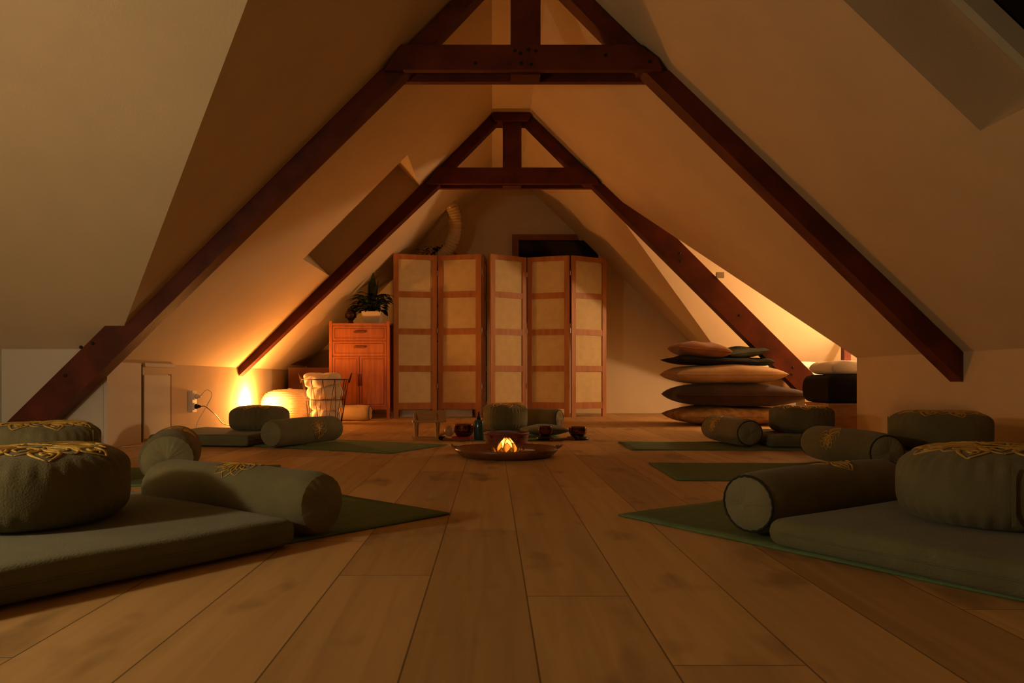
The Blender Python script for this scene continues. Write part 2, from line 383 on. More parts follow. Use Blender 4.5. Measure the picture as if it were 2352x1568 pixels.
# near truss
T1 = thing('roof_truss', 'larger dark red wooden roof truss nearest the camera, foot on the left', 'roof truss', (0, 4.26, 0))
def tp(name, pts, y0, y1, parent, Yc, m=BEAM):
    bm = NB(); prism_xz(bm, pts, y0-Yc, y1-Yc); return obj(name, bm, m, parent)
def lineX(p, q, z): return p[0]+(q[0]-p[0])*(z-p[1])/(q[1]-p[1])
pa, pb = (-0.49, 2.075), (-2.60, 0.005)
tp('rafter', beam_quad((lineX(pa, pb, 2.10), 2.10), pb, 0.235, -1), 4.20, 4.32, T1, 4.26)
tp('upper_rafter', [(-0.60, 2.101), (-0.468, 2.101), (0.06, 2.655), (0.06, 2.715), (-0.012, 2.70)], 4.20, 4.32, T1, 4.26)
qa, qb = (0.862, 2.076), (2.60, 0.385)
tp('rafter', [(lineX(qa, qb, 2.10), 2.10), (2.597, 0.385), (2.597, 0.545), (1.0, 2.10)], 4.20, 4.32, T1, 4.26)
tp('upper_rafter', [(0.955, 2.101), (0.815, 2.101), (0.27, 2.655), (0.27, 2.715), (0.34, 2.705)], 4.20, 4.32, T1, 4.26)
for y0, y1 in ((4.155, 4.198), (4.322, 4.365)):
    tp('collar_beam', [(-0.585, 2.085), (0.93, 2.085), (0.905, 2.15), (0.80, 2.222), (-0.50, 2.222)], y0, y1, T1, 4.26)
tp('king_post', [(0.105, 2.075), (0.268, 2.075), (0.268, 2.715), (0.105, 2.715)], 4.20, 4.32, T1, 4.26)
for x, z in ((0.125, 2.19), (0.155, 2.175), (0.2, 2.195), (0.24, 2.188), (0.16, 2.12), (0.215, 2.115), (-0.09, 2.12), (0.62, 2.165), (0.86, 2.13)):
    bolt(T1, x, 4.155-4.26+0.003, z, 0.009)
for x, z in ((-2.265, 0.575), (-2.20, 0.595), (-2.35, 0.42)): bolt(T1, x, 4.20-4.26+0.003, z, 0.010)
# far truss
Y2 = 6.72
T2 = thing('roof_truss', 'smaller far wooden roof truss, right foot running down into the lit gable', 'roof truss', (0, Y2, 0))
pa, pb = (-0.488, 2.07), (-2.22, 0.425)
tp('rafter', [(lineX(pa, pb, 2.10), 2.10), (-2.215, 0.425), (-2.215, 0.495), (-0.62, 2.10)], 6.66, 6.78, T2, Y2)
tp('upper_rafter', [(-0.59, 2.101), (-0.49, 2.101), (0.055, 2.65), (0.055, 2.715), (-0.005, 2.71)], 6.66, 6.78, T2, Y2)
qa, qb = (0.891, 2.078), (2.742, 0.235)
tp('rafter', [(lineX(qa, qb, 2.10), 2.10), qb, (3.02, 0.235), (1.145, 2.10)], 6.66, 6.78, T2, Y2)
tp('upper_rafter', [(0.955, 2.101), (0.82, 2.101), (0.275, 2.65), (0.275, 2.715), (0.335, 2.71)], 6.66, 6.78, T2, Y2)
for y0, y1 in ((6.615, 6.658), (6.782, 6.825)):
    tp('collar_beam', [(-0.575, 2.095), (0.93, 2.095), (0.905, 2.15), (0.80, 2.235), (-0.46, 2.235)], y0, y1, T2, Y2)
tp('king_post', [(0.095, 2.09), (0.258, 2.09), (0.258, 2.715), (0.095, 2.715)], 6.66, 6.78, T2, Y2)
tp('ridge_cap', [(0.02, 2.645), (0.32, 2.645), (0.345, 2.70), (0.32, 2.716), (0.02, 2.716), (-0.005, 2.70)], 6.62, 6.825, T2, Y2)
for x, z in ((1.64, 1.50), (1.645, 1.43), (2.63, 0.50), (2.62, 0.44), (2.16, 0.955)): bolt(T2, x, 6.66-Y2+0.003, z, 0.011)
bm = NB(); box(bm, 1.955, 2.02, -0.09, -0.06, 1.28, 1.33); obj('bracket', bm, CHROME, T2)
# post standing in the gable
bm = NB(); box(bm, 3.70, 3.77, 8.0, 8.08, 0, 0.91)
tag(obj('gable_post', bm, BEAM), 'short vertical wooden post in the lit gable beside the white blanket', 'wooden post')

# ------------------------------------------------------------ cushions
def zafu(loc, rot, label, R=0.20, hh=0.175, seed=0, motif=True):
    t = thing('meditation_cushion', label, 'meditation cushion', loc, rot, 'round meditation cushions')
    prof = []
    n = 26
    for i in range(n+1):
        a = -PI/2+PI*i/n
        c, s = math.cos(a), math.sin(a)
        r = R*(abs(c)**0.42); z = hh/2+hh/2*math.copysign(abs(s)**0.62, s)
        prof.append((r, z))
    ph = seed*1.7
    def fn(r, z, a, i):
        k = z/hh; e = max(0, 1-abs(k-0.80)/0.17)+0.8*max(0, 1-abs(k-0.18)/0.15)
        pl_ = math.sin(36*a+ph+0.7*math.sin(3*a))
        env = 0.35+0.65*max(0, math.sin(a*2.3+ph))
        rr = r+(0.0075*pl_*env*e if r > R*0.3 else 0) + 0.004*math.sin(3*a+ph)*(r/R)
        zz = z+(0.004*math.sin(2*a+ph)*(r/R) if k > 0.5 else 0)
        return rr, max(0, zz)
    bm = NB(); lathe(bm, prof[1:-1], 144, fn); obj('cushion_body', bm, GREYF, t, True)
    # side seam and handle
    bm = NB()
    a0 = 2.2+seed
    box(bm, -0.0035, 0.0035, -0.06, 0.06, -0.002, 0.002)
    bmesh.ops.rotate(bm, verts=bm.verts, cent=(0, 0, 0), matrix=Matrix.Rotation(PI/2, 3, 'X'))
    bmesh.ops.translate(bm, verts=bm.verts, vec=(0, 0, hh*0.5)); bmesh.ops.rotate(bm, verts=bm.verts, cent=(0, 0, 0), matrix=Matrix.Rotation(PI/2, 3, 'Z'))
    bmesh.ops.translate(bm, verts=bm.verts, vec=(R+0.001, 0, 0)); bmesh.ops.rotate(bm, verts=bm.verts, cent=(0, 0, 0), matrix=Matrix.Rotation(a0, 3, 'Z'))
    obj('seam', bm, GREYF, t)
    if motif:
        def top(x, y):
            r = math.hypot(x, y); c = min(1, r/R)
            # invert profile: r=R*c^.42 => cos = (r/R)^(1/.42)
            cs = min(1, c**(1/0.42)); s = math.sqrt(max(0, 1-cs*cs))
            return hh/2+hh/2*s**0.62+0.004*math.sin(2*math.atan2(y, x)+ph)*c+0.0012
        bm = NB(); RR = R*0.90
        def curve(f, n_=26, r=0.0026):
            pts = []; r *= 1.35
            for i in range(n_+1):
                x, y = f(i/n_); pts.append((x, y, top(x, y)))
            tube(bm, pts, r, 5, flat=0.55, rfun=lambda s_: 0.55+0.6*math.sin(PI*s_))
        for k in range(8):       # lotus petals
            a = 2*PI*k/8
            for sg in (-1, 1):
                curve(lambda s_, a=a, sg=sg: ((0.22+0.62*s_)*RR*math.cos(a+sg*0.36*math.sin(PI*s_)), (0.22+0.62*s_)*RR*math.sin(a+sg*0.36*math.sin(PI*s_))), r=0.0034)
                curve(lambda s_, a=a, sg=sg: ((0.30+0.38*s_)*RR*math.cos(a+sg*0.17*math.sin(PI*s_)), (0.30+0.38*s_)*RR*math.sin(a+sg*0.17*math.sin(PI*s_))), 16, r=0.0028)
            a2 = a+PI/8
            for sg in (-1, 1):
                curve(lambda s_, a=a2, sg=sg: ((0.48+0.50*s_)*RR*math.cos(a+sg*0.22*math.sin(PI*s_)), (0.48+0.50*s_)*RR*math.sin(a+sg*0.22*math.sin(PI*s_))), 16, r=0.0034)
            # curl
            curve(lambda s_, a=a2: (RR*0.80*math.cos(a)+RR*0.09*(1-s_)*math.cos(9*s_+a), RR*0.80*math.sin(a)+RR*0.09*(1-s_)*math.sin(9*s_+a)), 22, r=0.0036)
        curve(lambda s_: (0.20*RR*math.cos(2*PI*s_), 0.20*RR*math.sin(2*PI*s_)), 30)
        obj('gold_embroidery', bm, GOLD, t, True)
    return t

def bolster(loc, rot, label, L=0.60, R=0.086, seed=0, emblem=0.0, emb_t=0.0, piping=True, m=None):
    """axis along local X, centre at origin on the ground. emblem: angle round the body (0 = top, + toward -Y)"""
    t = thing('bolster', label, 'bolster', loc, rot, 'cylindrical bolsters')
    m = m or GREYF
    ph = seed*2.1; SEG = 64
    def surf(x, a):   # a = 0 on top, + toward -y
        k = x/(L/2)
        r = R*(1-0.05*k*k)*(1+0.012*math.sin(3*k*2+ph)+0.010*math.sin(2*a+ph))
        e = max(0, (abs(k)-0.86)/0.14)
        r *= 1-0.10*e*e+0.012*e*math.sin(22*a+ph)
        y = -r*math.sin(a)*1.04; z = R+r*math.cos(a)
        if z < 0.004: z = 0.004
        return Vector((x, y, z*0.985))
    bm = NB(); nX = 34; rings = []
    for i in range(nX+1):
        x = L/2*math.sin((-1+2*i/nX)*PI/2)
        rings.append([bm.verts.new(surf(x, 2*PI*k/SEG)) for k in range(SEG)])
    for A, B in zip(rings, rings[1:]):
        for k in range(SEG): bm.faces.new((A[k], B[k], B[(k+1) % SEG], A[(k+1) % SEG]))
    obj('bolster_body', bm, m, t, True)
    for sd in (-1, 1):
        bm = NB(); rr = []
        for j in range(9):
            s = 1-j/8
            ring = []
            for k in range(SEG):
                a = 2*PI*k/SEG; p = surf(sd*L/2, a); c = Vector((sd*L/2, 0, R*0.985)); q = c+(p-c)*s
                pl_ = 0.0025*math.sin(20*a+ph)*(s**2)*(1-s)*4
                q.x += sd*(0.016*(1-s**3)+pl_+0.004*math.sin(3*a+ph)*s*(1-s)*4); ring.append(bm.verts.new(q))
            rr.append(ring)
        for A, B in zip(rr, rr[1:]):
            for k in range(SEG):
                f = (A[k], A[(k+1) % SEG], B[(k+1) % SEG], B[k])
                bm.faces.new(f if sd > 0 else f[::-1])
        bmesh.ops.remove_doubles(bm, verts=bm.verts, dist=1e-6)
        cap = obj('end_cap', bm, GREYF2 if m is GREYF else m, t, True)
        bm = NB(); tube(bm, [(sd*(L/2+0.006), 0.004*math.sin(5*i), R*0.75+R*0.9*i/10-R*0.2) for i in range(11)], 0.0012, 5)
        obj('zip', bm, DARKP, cap)
        if piping:
            bm = NB(); tube(bm, [surf(sd*L/2, 2*PI*k/48)+Vector((sd*0.001, 0, 0)) for k in range(48)], 0.0032, 6, closed=True)
            obj('piping', bm, DARKP, t, True)
    if emblem is not None:
        bm = NB(); S = 0.076
        def pt(u, v): # u along axis, v round the body (up = towards top)
            a = emblem - v/R; p = surf(emb_t+u, a); c = Vector((p.x, 0, R)); return p+(p-c).normalized()*0.001
        def curve(f, n_=18, r=0.0022):
            tube(bm, [pt(*f(i/n_)) for i in range(n_+1)], r, 5, flat=0.6, rfun=lambda s_: 0.5+0.7*math.sin(PI*s_))
        for k in range(-2, 3):   # fan of lotus petals
            a = PI/2+k*0.55
            for sg in (-1, 1):
                curve(lambda s_, a=a, sg=sg: (S*1.0*s_*math.cos(a+sg*0.42*math.sin(PI*s_)), S*s_*math.sin(a+sg*0.42*math.sin(PI*s_))-S*0.2))
                curve(lambda s_, a=a, sg=sg: (S*0.7*s_*math.cos(a+sg*0.22*math.sin(PI*s_)), S*0.7*s_*math.sin(a+sg*0.22*math.sin(PI*s_))-S*0.2))
        for sg in (-1, 1):
            curve(lambda s_, sg=sg: (sg*S*0.55*math.sin(PI*s_)*(1-0.4*s_), -S*0.2-S*0.8*s_), r=0.0034)
            curve(lambda s_, sg=sg: (sg*S*0.3*math.sin(PI*s_)*(1-0.3*s_), -S*0.25-S*0.62*s_), r=0.003)
            curve(lambda s_, sg=sg: (sg*S*(0.95-0.55*s_), -S*0.1-S*0.35*math.sin(PI*s_*0.9)), r=0.0028)
        curve(lambda s_: (0, -S*0.2-S*0.75*s_), r=0.0032)
        obj('gold_emblem', bm, GOLD, t, True)
    return t

def zabuton(loc, rot, label, w_=0.80, d_=0.72, h_=0.068, seed=0):
    t = thing('floor_pad', label, 'floor cushion', loc, rot, 'square padded floor mats')
    bm = NB(); pillow(bm, w_, d_, h_, p=44, q=0.26, n=48, wob=0.0022, seed=seed, base_flat=0.0)
    for v in bm.verts: v.co.z = max(v.co.z, 0.001)
    obj('pad', bm, PADF, t, True)
    pts = []
    r = 0.03
    for cx, cy, a0 in ((w_/2-r, d_/2-r, 0), (-w_/2+r, d_/2-r, PI/2), (-w_/2+r, -d_/2+r, PI), (w_/2-r, -d_/2+r, 3*PI/2)):
        for k in range(5): a = a0+k*PI/8; pts.append((cx+r*math.cos(a), cy+r*math.sin(a), h_*0.5))
    bm = NB(); tube(bm, [(x*1.001, y*1.001, z) for x, y, z in pts], 0.0022, 5, closed=True); obj('edge_seam', bm, PADF, t, True)
    return t
def yoga_mat(c, longd, shortd, label, L=1.83, W=0.60, curl=0.0):
    """c = corner; longd, shortd unit vectors"""
    l = Vector((*longd, 0)).normalized(); s = Vector((-l.y, l.x, 0))
    if s.dot(Vector((*shortd, 0))) < 0: s = -s
    o0 = Vector((*c, 0)); cen = o0+l*L/2+s*W/2
    bm = NB(); nL, nW = 40, 14; T = 0.005
    g = {}
    for i in range(nL+1):
        for j in range(nW+1):
            p = o0+l*L*i/nL+s*W*j/nW-cen
            e = 0.0006+0.0012*(1+math.sin(i*0.9+j*0.5))*0.5
            if curl: e += curl*max(0, 1-i/2.0)**2*(0.5+0.5*math.sin(j*0.6))
            g[i, j] = (bm.verts.new(p+Vector((0, 0, e+T))), bm.verts.new(p+Vector((0, 0, e))))
    for i in range(nL):
        for j in range(nW):
            a, b, c_, d = g[i, j], g[i+1, j], g[i+1, j+1], g[i, j+1]
            bm.faces.new((a[0], b[0], c_[0], d[0])); bm.faces.new((a[1], d[1], c_[1], b[1]))
    for i in range(nL):
        for j in (0, nW):
            a, b = g[i, j], g[i+1, j]; bm.faces.new((a[0], a[1], b[1], b[0]))
    for j in range(nW):
        for i in (0, nL):
            a, b = g[i, j], g[i, j+1]; bm.faces.new((a[0], a[1], b[1], b[0]))
    bmesh.ops.recalc_face_normals(bm, faces=bm.faces)
    o = obj('yoga_mat', bm, MATG, None, True); o.location = cen
    return tag(o, label, 'yoga mat', 'green yoga mats')
def ang(dx, dy): return math.atan2(dy, dx)

MT = 0.0068     # top of a mat
# --- left front place
yoga_mat((-0.124, 2.244), (-0.68, -0.735), (-0.735, 0.68), 'green yoga mat under the nearest left bolster, corner pointing at the middle', curl=0.0)
al = ang(-0.66, -0.75)
ua = Vector((-0.66, -0.75)).normalized(); ub = Vector((-0.87, 0.49)).normalized(); ub = Vector((ua.y, -ua.x)) if Vector((ua.y, -ua.x)).dot(ub) > 0 else Vector((-ua.y, ua.x))
def place_pad(corner, a, b, w_, d_, label, seed, z=MT):
    a = Vector(a).normalized(); b_ = Vector((-a.y, a.x))
    if b_.dot(Vector(b)) < 0: b_ = -b_
    c = Vector(corner)+a*w_/2+b_*d_/2
    return zabuton((c.x, c.y, z), ang(*a), label, w_, d_, seed=seed)
place_pad((-0.465, 1.80), (-0.60, -0.80), (-0.86, 0.5), 0.86, 0.86, 'grey-green padded floor mat in the left foreground, under the nearest left round cushion', 1)
zafu((-1.05, 1.745, 0.070), 0.3, 'large round cushion at left foreground edge, gold embroidery on top', seed=0)
def bol2(p0, p1, label, R=0.086, z=MT, **k):
    p0 = Vector(p0); p1 = Vector(p1); c = (p0+p1)/2; d = p1-p0
    return bolster((c.x, c.y, z), ang(d.x, d.y), label, L=d.length-0.02, R=R, **k)
bol2((-0.415, 1.90), (-0.96, 2.215), 'grey bolster in the left foreground with a round shadow across its side', R=0.083, seed=1, emblem=-0.15, emb_t=-0.02, piping=False)
# --- right front place
yoga_mat((0.368, 2.222), (0.56, -0.83), (0.83, 0.56), 'green yoga mat under the nearest right bolster, corner pointing at the middle')
place_pad((0.655, 1.80), (0.53, -0.85), (0.85, 0.53), 0.86, 0.86, 'grey-green padded floor mat in the right foreground, under the nearest right round cushion', 2)
zafu((1.15, 1.745, 0.070), 1.1, 'large round cushion at right foreground edge, gold leaf embroidery on top', seed=1)
bol2((0.632, 1.90), (1.17, 2.245), 'bolster in the right foreground with pale lit end facing the camera', R=0.083, seed=2, emblem=-0.25, emb_t=0.05)
# --- left second place
yoga_mat((-0.97, 3.50), (-0.985, -0.17), (0.17, -0.98), 'green yoga mat mostly hidden behind the nearest left bolster')
place_pad((-1.47, 2.40), (-0.99, -0.1), (-0.1, 0.99), 0.80, 0.76, 'padded floor mat behind the left foreground cushions, almost hidden', 3)
zafu((-1.64, 2.77, 0.070), 2.0, 'round cushion seen over the left foreground cushion, below the truss foot', R=0.20, hh=0.172, seed=2)
bol2((-1.185, 2.78), (-1.375, 3.33), 'short-looking bolster pointing at camera behind the left foreground bolster', R=0.100, seed=3, emblem=0.2, piping=False)
# --- left third place
yoga_mat((-0.268, 4.605), (-0.89, 0.45), (-0.45, -0.89), 'green yoga mat under the far left bolster, left of the lotus tray')
place_pad((-1.42, 4.43), (-0.97, 0.13), (0.13, 0.97), 0.62, 0.66, 'dark padded floor mat under the far left round cushion', 4)
zafu((-1.50, 4.92, 0.065), 0.9, 'dark round cushion silhouetted against the glowing wall lamp', R=0.188, hh=0.16, seed=3, motif=True)
bol2((-1.265, 4.33), (-1.005, 4.87), 'bolster with gold emblem leaning by the far left dark cushion', R=0.082, seed=4, emblem=1.30, emb_t=0.04, piping=False)
# --- right second place
yoga_mat((0.738, 3.59), (1, -0.02), (0, -1), 'green yoga mat second from the camera on the right, blank near end')
place_pad((1.79, 3.20), (1, 0.0), (0, 1), 0.74, 0.70, 'padded floor mat beneath the cushion against the right knee wall', 5)
zafu((2.075, 3.53, 0.070), 2.7, 'round cushion near the right knee wall, second nearest on the right', R=0.212, hh=0.182, seed=4)
bol2((1.655, 3.18), (1.59, 3.76), 'bolster with gold emblem left of the cushion by the right knee wall', R=0.086, seed=5, emblem=-1.05, emb_t=0.03)
# --- right third place
yoga_mat((0.795, 4.79), (1, -0.02), (0, -1), 'farthest green yoga mat on the right, in front of the pillow stack', W=0.52)
place_pad((1.60, 4.36), (1, 0.0), (0, 1), 0.72, 0.62, 'padded floor mat under the farthest right round cushion', 6)
zafu((1.895, 4.67, 0.070), 0.2, 'round cushion in front of the pillow stack and the white chest', R=0.188, hh=0.165, seed=5)
bol2((1.483, 4.37), (1.425, 4.93), 'farthest right bolster, dark round end and gold emblem, before the pillow stack', R=0.083, seed=6, emblem=-1.05, emb_t=0.08)
# --- place behind the tray
yoga_mat((-0.17, 4.90), (0, 1), (1, 0), 'green yoga mat lying behind the red-brown basket, mostly covered', W=0.63)
zafu((0.10, 5.80, MT), 1.4, 'round cushion standing behind the lotus tray and the red-brown basket', R=0.172, hh=0.205, seed=6)
bol2((0.22, 6.20), (0.54, 6.02), 'dark bolster right of the cushion behind the lotus tray', R=0.080, seed=7, emblem=None)
bm = NB(); pillow(bm, 0.30, 0.26, 0.075, p=2.2, q=0.5, seed=4, wob=0.003)
o = obj('small_pillow', bm, PADF, None, True); o.location = (0.36, 5.25, 0.012); o.rotation_euler = (0, 0, 0.2); tag(o, 'small flat grey pillow behind the middle singing bowl', 'cushion')
bol2((-1.62, 7.27), (-1.155, 7.27), 'tan bolster with dark piping lying before the wooden cabinet', R=0.078, z=0.0, seed=8, emblem=None, m=TAN)

# ------------------------------------------------------------ lotus tray group
TX, TY = 0.075, 3.95
t = thing('tray', 'round dark wooden tray on the floor under the glowing lotus', 'tray', (TX, TY, 0))
bm = NB(); lathe(bm, [(0.001, 0.001), (0.215, 0.001), (0.235, 0.004), (0.262, 0.030), (0.268, 0.044), (0.262, 0.046), (0.252, 0.034), (0.225, 0.014), (0.001, 0.012)], 96); obj('tray_dish', bm, TRAYW, t, True)
for sd in (-1, 1):
    bm = NB(); tube(bm, [(sd*(0.258+0.028*math.sin(PI*i/12)), -0.05+0.10*i/12, 0.046+0.012*math.sin(PI*i/12)) for i in range(13)], 0.007, 8, flat=0.8); obj('handle', bm, TRAYW, t, True)
# lotus
t = thing('lotus_candle_holder', 'small glowing lotus shaped candle holder with shell petals on the tray', 'candle holder', (0.075, 3.84, 0.0125))
def petal(a, r0, lean, ln, wd):
    bm = NB(); n = 8; L_ = []; R_ = []; C_ = []
    d = Vector((math.cos(a), math.sin(a), 0)); s = Vector((-math.sin(a), math.cos(a), 0))
    for i in range(n+1):
        k = i/n; w_ = wd*math.sin(PI*min(1, (k*0.86+0.14)))**0.8*(1 if k < 1 else 0)
        if i == n: w_ = 0.0004
        out = r0+ln*(math.sin(lean)*k+0.26*math.sin(PI*k)*(0.8-lean*0.5)); z = ln*math.cos(lean)*k
        c = d*out+Vector((0, 0, z)); C_.append(bm.verts.new(c+d*0.003)); L_.append(bm.verts.new(c-s*w_)); R_.append(bm.verts.new(c+s*w_))
    for i in range(n):
        bm.faces.new((L_[i], C_[i], C_[i+1], L_[i+1])); bm.faces.new((C_[i], R_[i], R_[i+1], C_[i+1]))
    bmesh.ops.solidify(bm, geom=bm.faces[:], thickness=0.0008)
    rim = [(v.co.copy()) for v in L_]+[(v.co.copy()) for v in R_[::-1]]
    return bm, rim
for lay, (n, r0, lean, ln, wd, off) in enumerate(((6, 0.022, -0.10, 0.092, 0.026, 0.2), (7, 0.030, 0.10, 0.070, 0.024, 0.0), (9, 0.040, 0.60, 0.058, 0.016, 0.3), (11, 0.040, 0.95, 0.062, 0.014, 0.1))):
    for k in range(n):
        bm, rim = petal(2*PI*k/n+off-PI/2, r0, lean, ln, wd); p_ = obj('petal', bm, PETAL, t, True)
        bm = NB(); tube(bm, rim, 0.0011, 5); obj('brass_edge', bm, WIRE, p_)
bm = NB(); lathe(bm, [(0.001, 0), (0.03, 0), (0.034, 0.003), (0.03, 0.006), (0.001, 0.006)], 24); obj('base', bm, GOLD, t, True)
bm = NB(); lathe(bm, [(0.001, 0.006), (0.014, 0.006), (0.014, 0.026), (0.010, 0.032), (0.004, 0.040), (0.001, 0.046)], 16); obj('candle', bm, CANDLE, t, True)
bm = NB(); lathe(bm, [(0.001, 0.0), (0.035, 0.0), (0.062, 0.010), (0.064, 0.012), (0.058, 0.010), (0.034, 0.003), (0.001, 0.003)], 40)
o = obj('dish', bm, PLASTW, None, True); o.location = (0.165, 4.02, 0.0135); tag(o, 'shallow white dish on the tray just right of the lotus', 'dish')
for i, (x, y) in enumerate(((-0.065, 3.92), (-0.045, 3.93), (-0.03, 3.84), (0.14, 3.90))):
    bm = NB(); lathe(bm, [(0.001, 0), (0.010, 0.002), (0.013, 0.007), (0.009, 0.013), (0.001, 0.015)], 12, lambda r, z, a, k: (r*(1+0.2*math.sin(3*a+i)), z))
    o = obj('pebble', bm, REDC if i < 2 else TRAYW, None, True); o.location = (x, y, 0.0135)
    tag(o, ('small dark red pebble on the left part of the tray', 'small dark red pebble on the left part of the tray', 'small brown pebble on tray just left of the lotus', 'small brown pebble on tray just right of the lotus')[i], 'pebble', 'pebbles on the tray')
# woven basket behind the tray
bm = NB()
def weave(r, z, a, i): return (r+0.0022*math.sin(48*a+PI*(i % 2)), z)
lathe(bm, [(0.112, 0.0), (0.116, 0.006)]+[(0.118+0.0012*k, 0.012+0.0062*k) for k in range(11)]+[(0.134, 0.080), (0.124, 0.080), (0.112, 0.010)], 144, weave)
t = thing('woven_basket', 'low red-brown woven basket right behind the lotus tray', 'basket', (0.085, 4.50, 0.001))
obj('basket_body', bm, BASKR, t, True)
bm = NB(); tube(bm, [(0.130*math.cos(2*PI*k/60), 0.130*math.sin(2*PI*k/60), 0.081+0.002*math.sin(k*2.5)) for k in range(60)], 0.006, 8, closed=True); obj('rim', bm, BASKR, t, True)
bm = NB(); pillow(bm, 0.20, 0.20, 0.06, p=2, q=0.5, seed=3); o = obj('folded_cloth', bm, BROWN, None, True); o.location = (0.085, 4.50, 0.035); tag(o, 'dark folded cloth lying in the woven basket', 'cloth')

def bowl(loc, R, hh, label, ring=True, cushion=False):
    t = thing('singing_bowl', label, 'singing bowl', loc, 0, 'singing bowls')
    z0 = 0.0
    if ring:
        bm = NB(); lathe(bm, [(0.001, 0), (R*1.15, 0), (R*1.25, 0.008), (R*1.15, 0.020), (R*0.7, 0.022), (0.001, 0.016)], 40); obj('ring_pad', bm, REDC if cushion else PLASTB, t, True); z0 = 0.0165
    prof = [(0.001, 0), (R*0.45, 0.001), (R*0.75, hh*0.15), (R*0.97, hh*0.45), (R, hh*0.68), (R*0.95, hh*0.93), (R*0.97, hh), (R*0.92, hh), (R*0.90, hh*0.9), (R*0.94, hh*0.66), (R*0.70, hh*0.2), (0.001, hh*0.08)]
    bm = NB(); lathe(bm, prof, 48, cz=z0); obj('bowl', bm, BOWLM, t, True)
    return t
bowl((-0.185, 5.02, 0.0), 0.068, 0.085, 'singing bowl left of the blue-green bottle, on a red ring cushion', cushion=True)
bowl((0.345, 4.95, MT), 0.046, 0.070, 'dark singing bowl standing on the mat end right of the basket')
bowl((0.565, 5.02, 0.0), 0.060, 0.068, 'reddish singing bowl alone on the floor, rightmost of the bowls')
# mallets beside the bowls
def mallet(loc, rot, label):
    t = thing('mallet', label, 'mallet', loc, rot, 'singing bowl mallets')
    bm = NB(); tube(bm, [(-0.09+0.18*i/8, 0, 0.010) for i in range(9)], 0.008, 10, rfun=lambda s: 0.8+0.4*s); obj('stick', bm, TRAYW, t, True)
    bm = NB(); tube(bm, [(0.085+0.035*i/6, 0, 0.015) for i in range(7)], 0.014, 12, rfun=lambda s: 0.75+0.25*math.sin(PI*s)); obj('felt_head', bm, BLACKF, t, True)
mallet((0.45, 4.86, MT), 0.5, 'dark mallet lying between the two right singing bowls')
mallet((-0.24, 4.90, 0.0), 2.6, 'dark mallet on the floor before the left singing bowl')
# bottle
t = thing('bottle', 'blue-green bottle with pointed dark top, standing left of the basket', 'bottle', (-0.085, 4.93, MT))
bm = NB(); lathe(bm, [(0.001, 0.0), (0.028, 0.0), (0.031, 0.004), (0.031, 0.118), (0.026, 0.128), (0.012, 0.131), (0.011, 0.138), (0.001, 0.138)], 32); obj('glass_body', bm, BOTTLE, t, True)
bm = NB(); lathe(bm, [(0.013, 0.130), (0.014, 0.150), (0.007, 0.154), (0.004, 0.180), (0.001, 0.182)], 20, cap=True); obj('spray_cap', bm, PLASTB, t, True)
# book in front
# wooden reading stand
t = thing('wooden_stand', 'low pale wooden folding stand left of the singing bowl, slanted back', 'stand', (-0.42, 5.08, 0.0), 0.15)
bm = NB(); box(bm, -0.115, 0.115, -0.08, -0.05, 0.0, 0.014); obj('foot', bm, PALEW, t, bevel=0.002)
bm = NB(); box(bm, -0.115, 0.115, 0.05, 0.08, 0.0, 0.014); obj('foot', bm, PALEW, t, bevel=0.002)
for sx in (-0.085, 0.055):
    bm = NB(); prism_xz(bm, [(-0.075, 0.014), (-0.050, 0.014), (0.075, 0.165), (0.055, 0.172)], 0, 0.014)
    bmesh.ops.rotate(bm, verts=bm.verts, cent=(0, 0, 0), matrix=Matrix.Rotation(PI/2, 3, 'Z')); bmesh.ops.translate(bm, verts=bm.verts, vec=(sx, 0, 0)); obj('leg', bm, PALEW, t)
    bm = NB(); prism_xz(bm, [(0.075, 0.014), (0.050, 0.014), (-0.050, 0.115), (-0.035, 0.125)], 0, 0.014)
    bmesh.ops.rotate(bm, verts=bm.verts, cent=(0, 0, 0), matrix=Matrix.Rotation(PI/2, 3, 'Z')); bmesh.ops.translate(bm, verts=bm.verts, vec=(sx+0.016, 0, 0)); obj('leg', bm, PALEW, t)
bm = NB(); prism_xz(bm, [(0.045, 0.11), (0.053, 0.108), (0.083, 0.185), (0.076, 0.188)], -0.12, 0.09)
bmesh.ops.rotate(bm, verts=bm.verts, cent=(0, 0, 0), matrix=Matrix.Rotation(PI/2, 3, 'Z')); obj('back_board', bm, PALEW, t)
bm = NB(); box(bm, -0.11, 0.10, -0.065, 0.045, 0.112, 0.124); obj('shelf', bm, PALEW, t, bevel=0.002)
t = thing('wooden_rattle', 'round pale wooden rattle lying between the stand and the left singing bowl', 'rattle', (-0.285, 5.12, 0.0), 0.4)
bm = NB(); bmesh.ops.create_uvsphere(bm, u_segments=24, v_segments=14, radius=0.036); bmesh.ops.translate(bm, verts=bm.verts, vec=(0, 0, 0.05)); obj('head', bm, PALEW, t, True)
bm = NB(); tube(bm, [(-0.015-0.08*i/5, 0, 0.045-0.035*i/5) for i in range(6)], 0.008, 8); obj('handle', bm, PALEW, t, True)

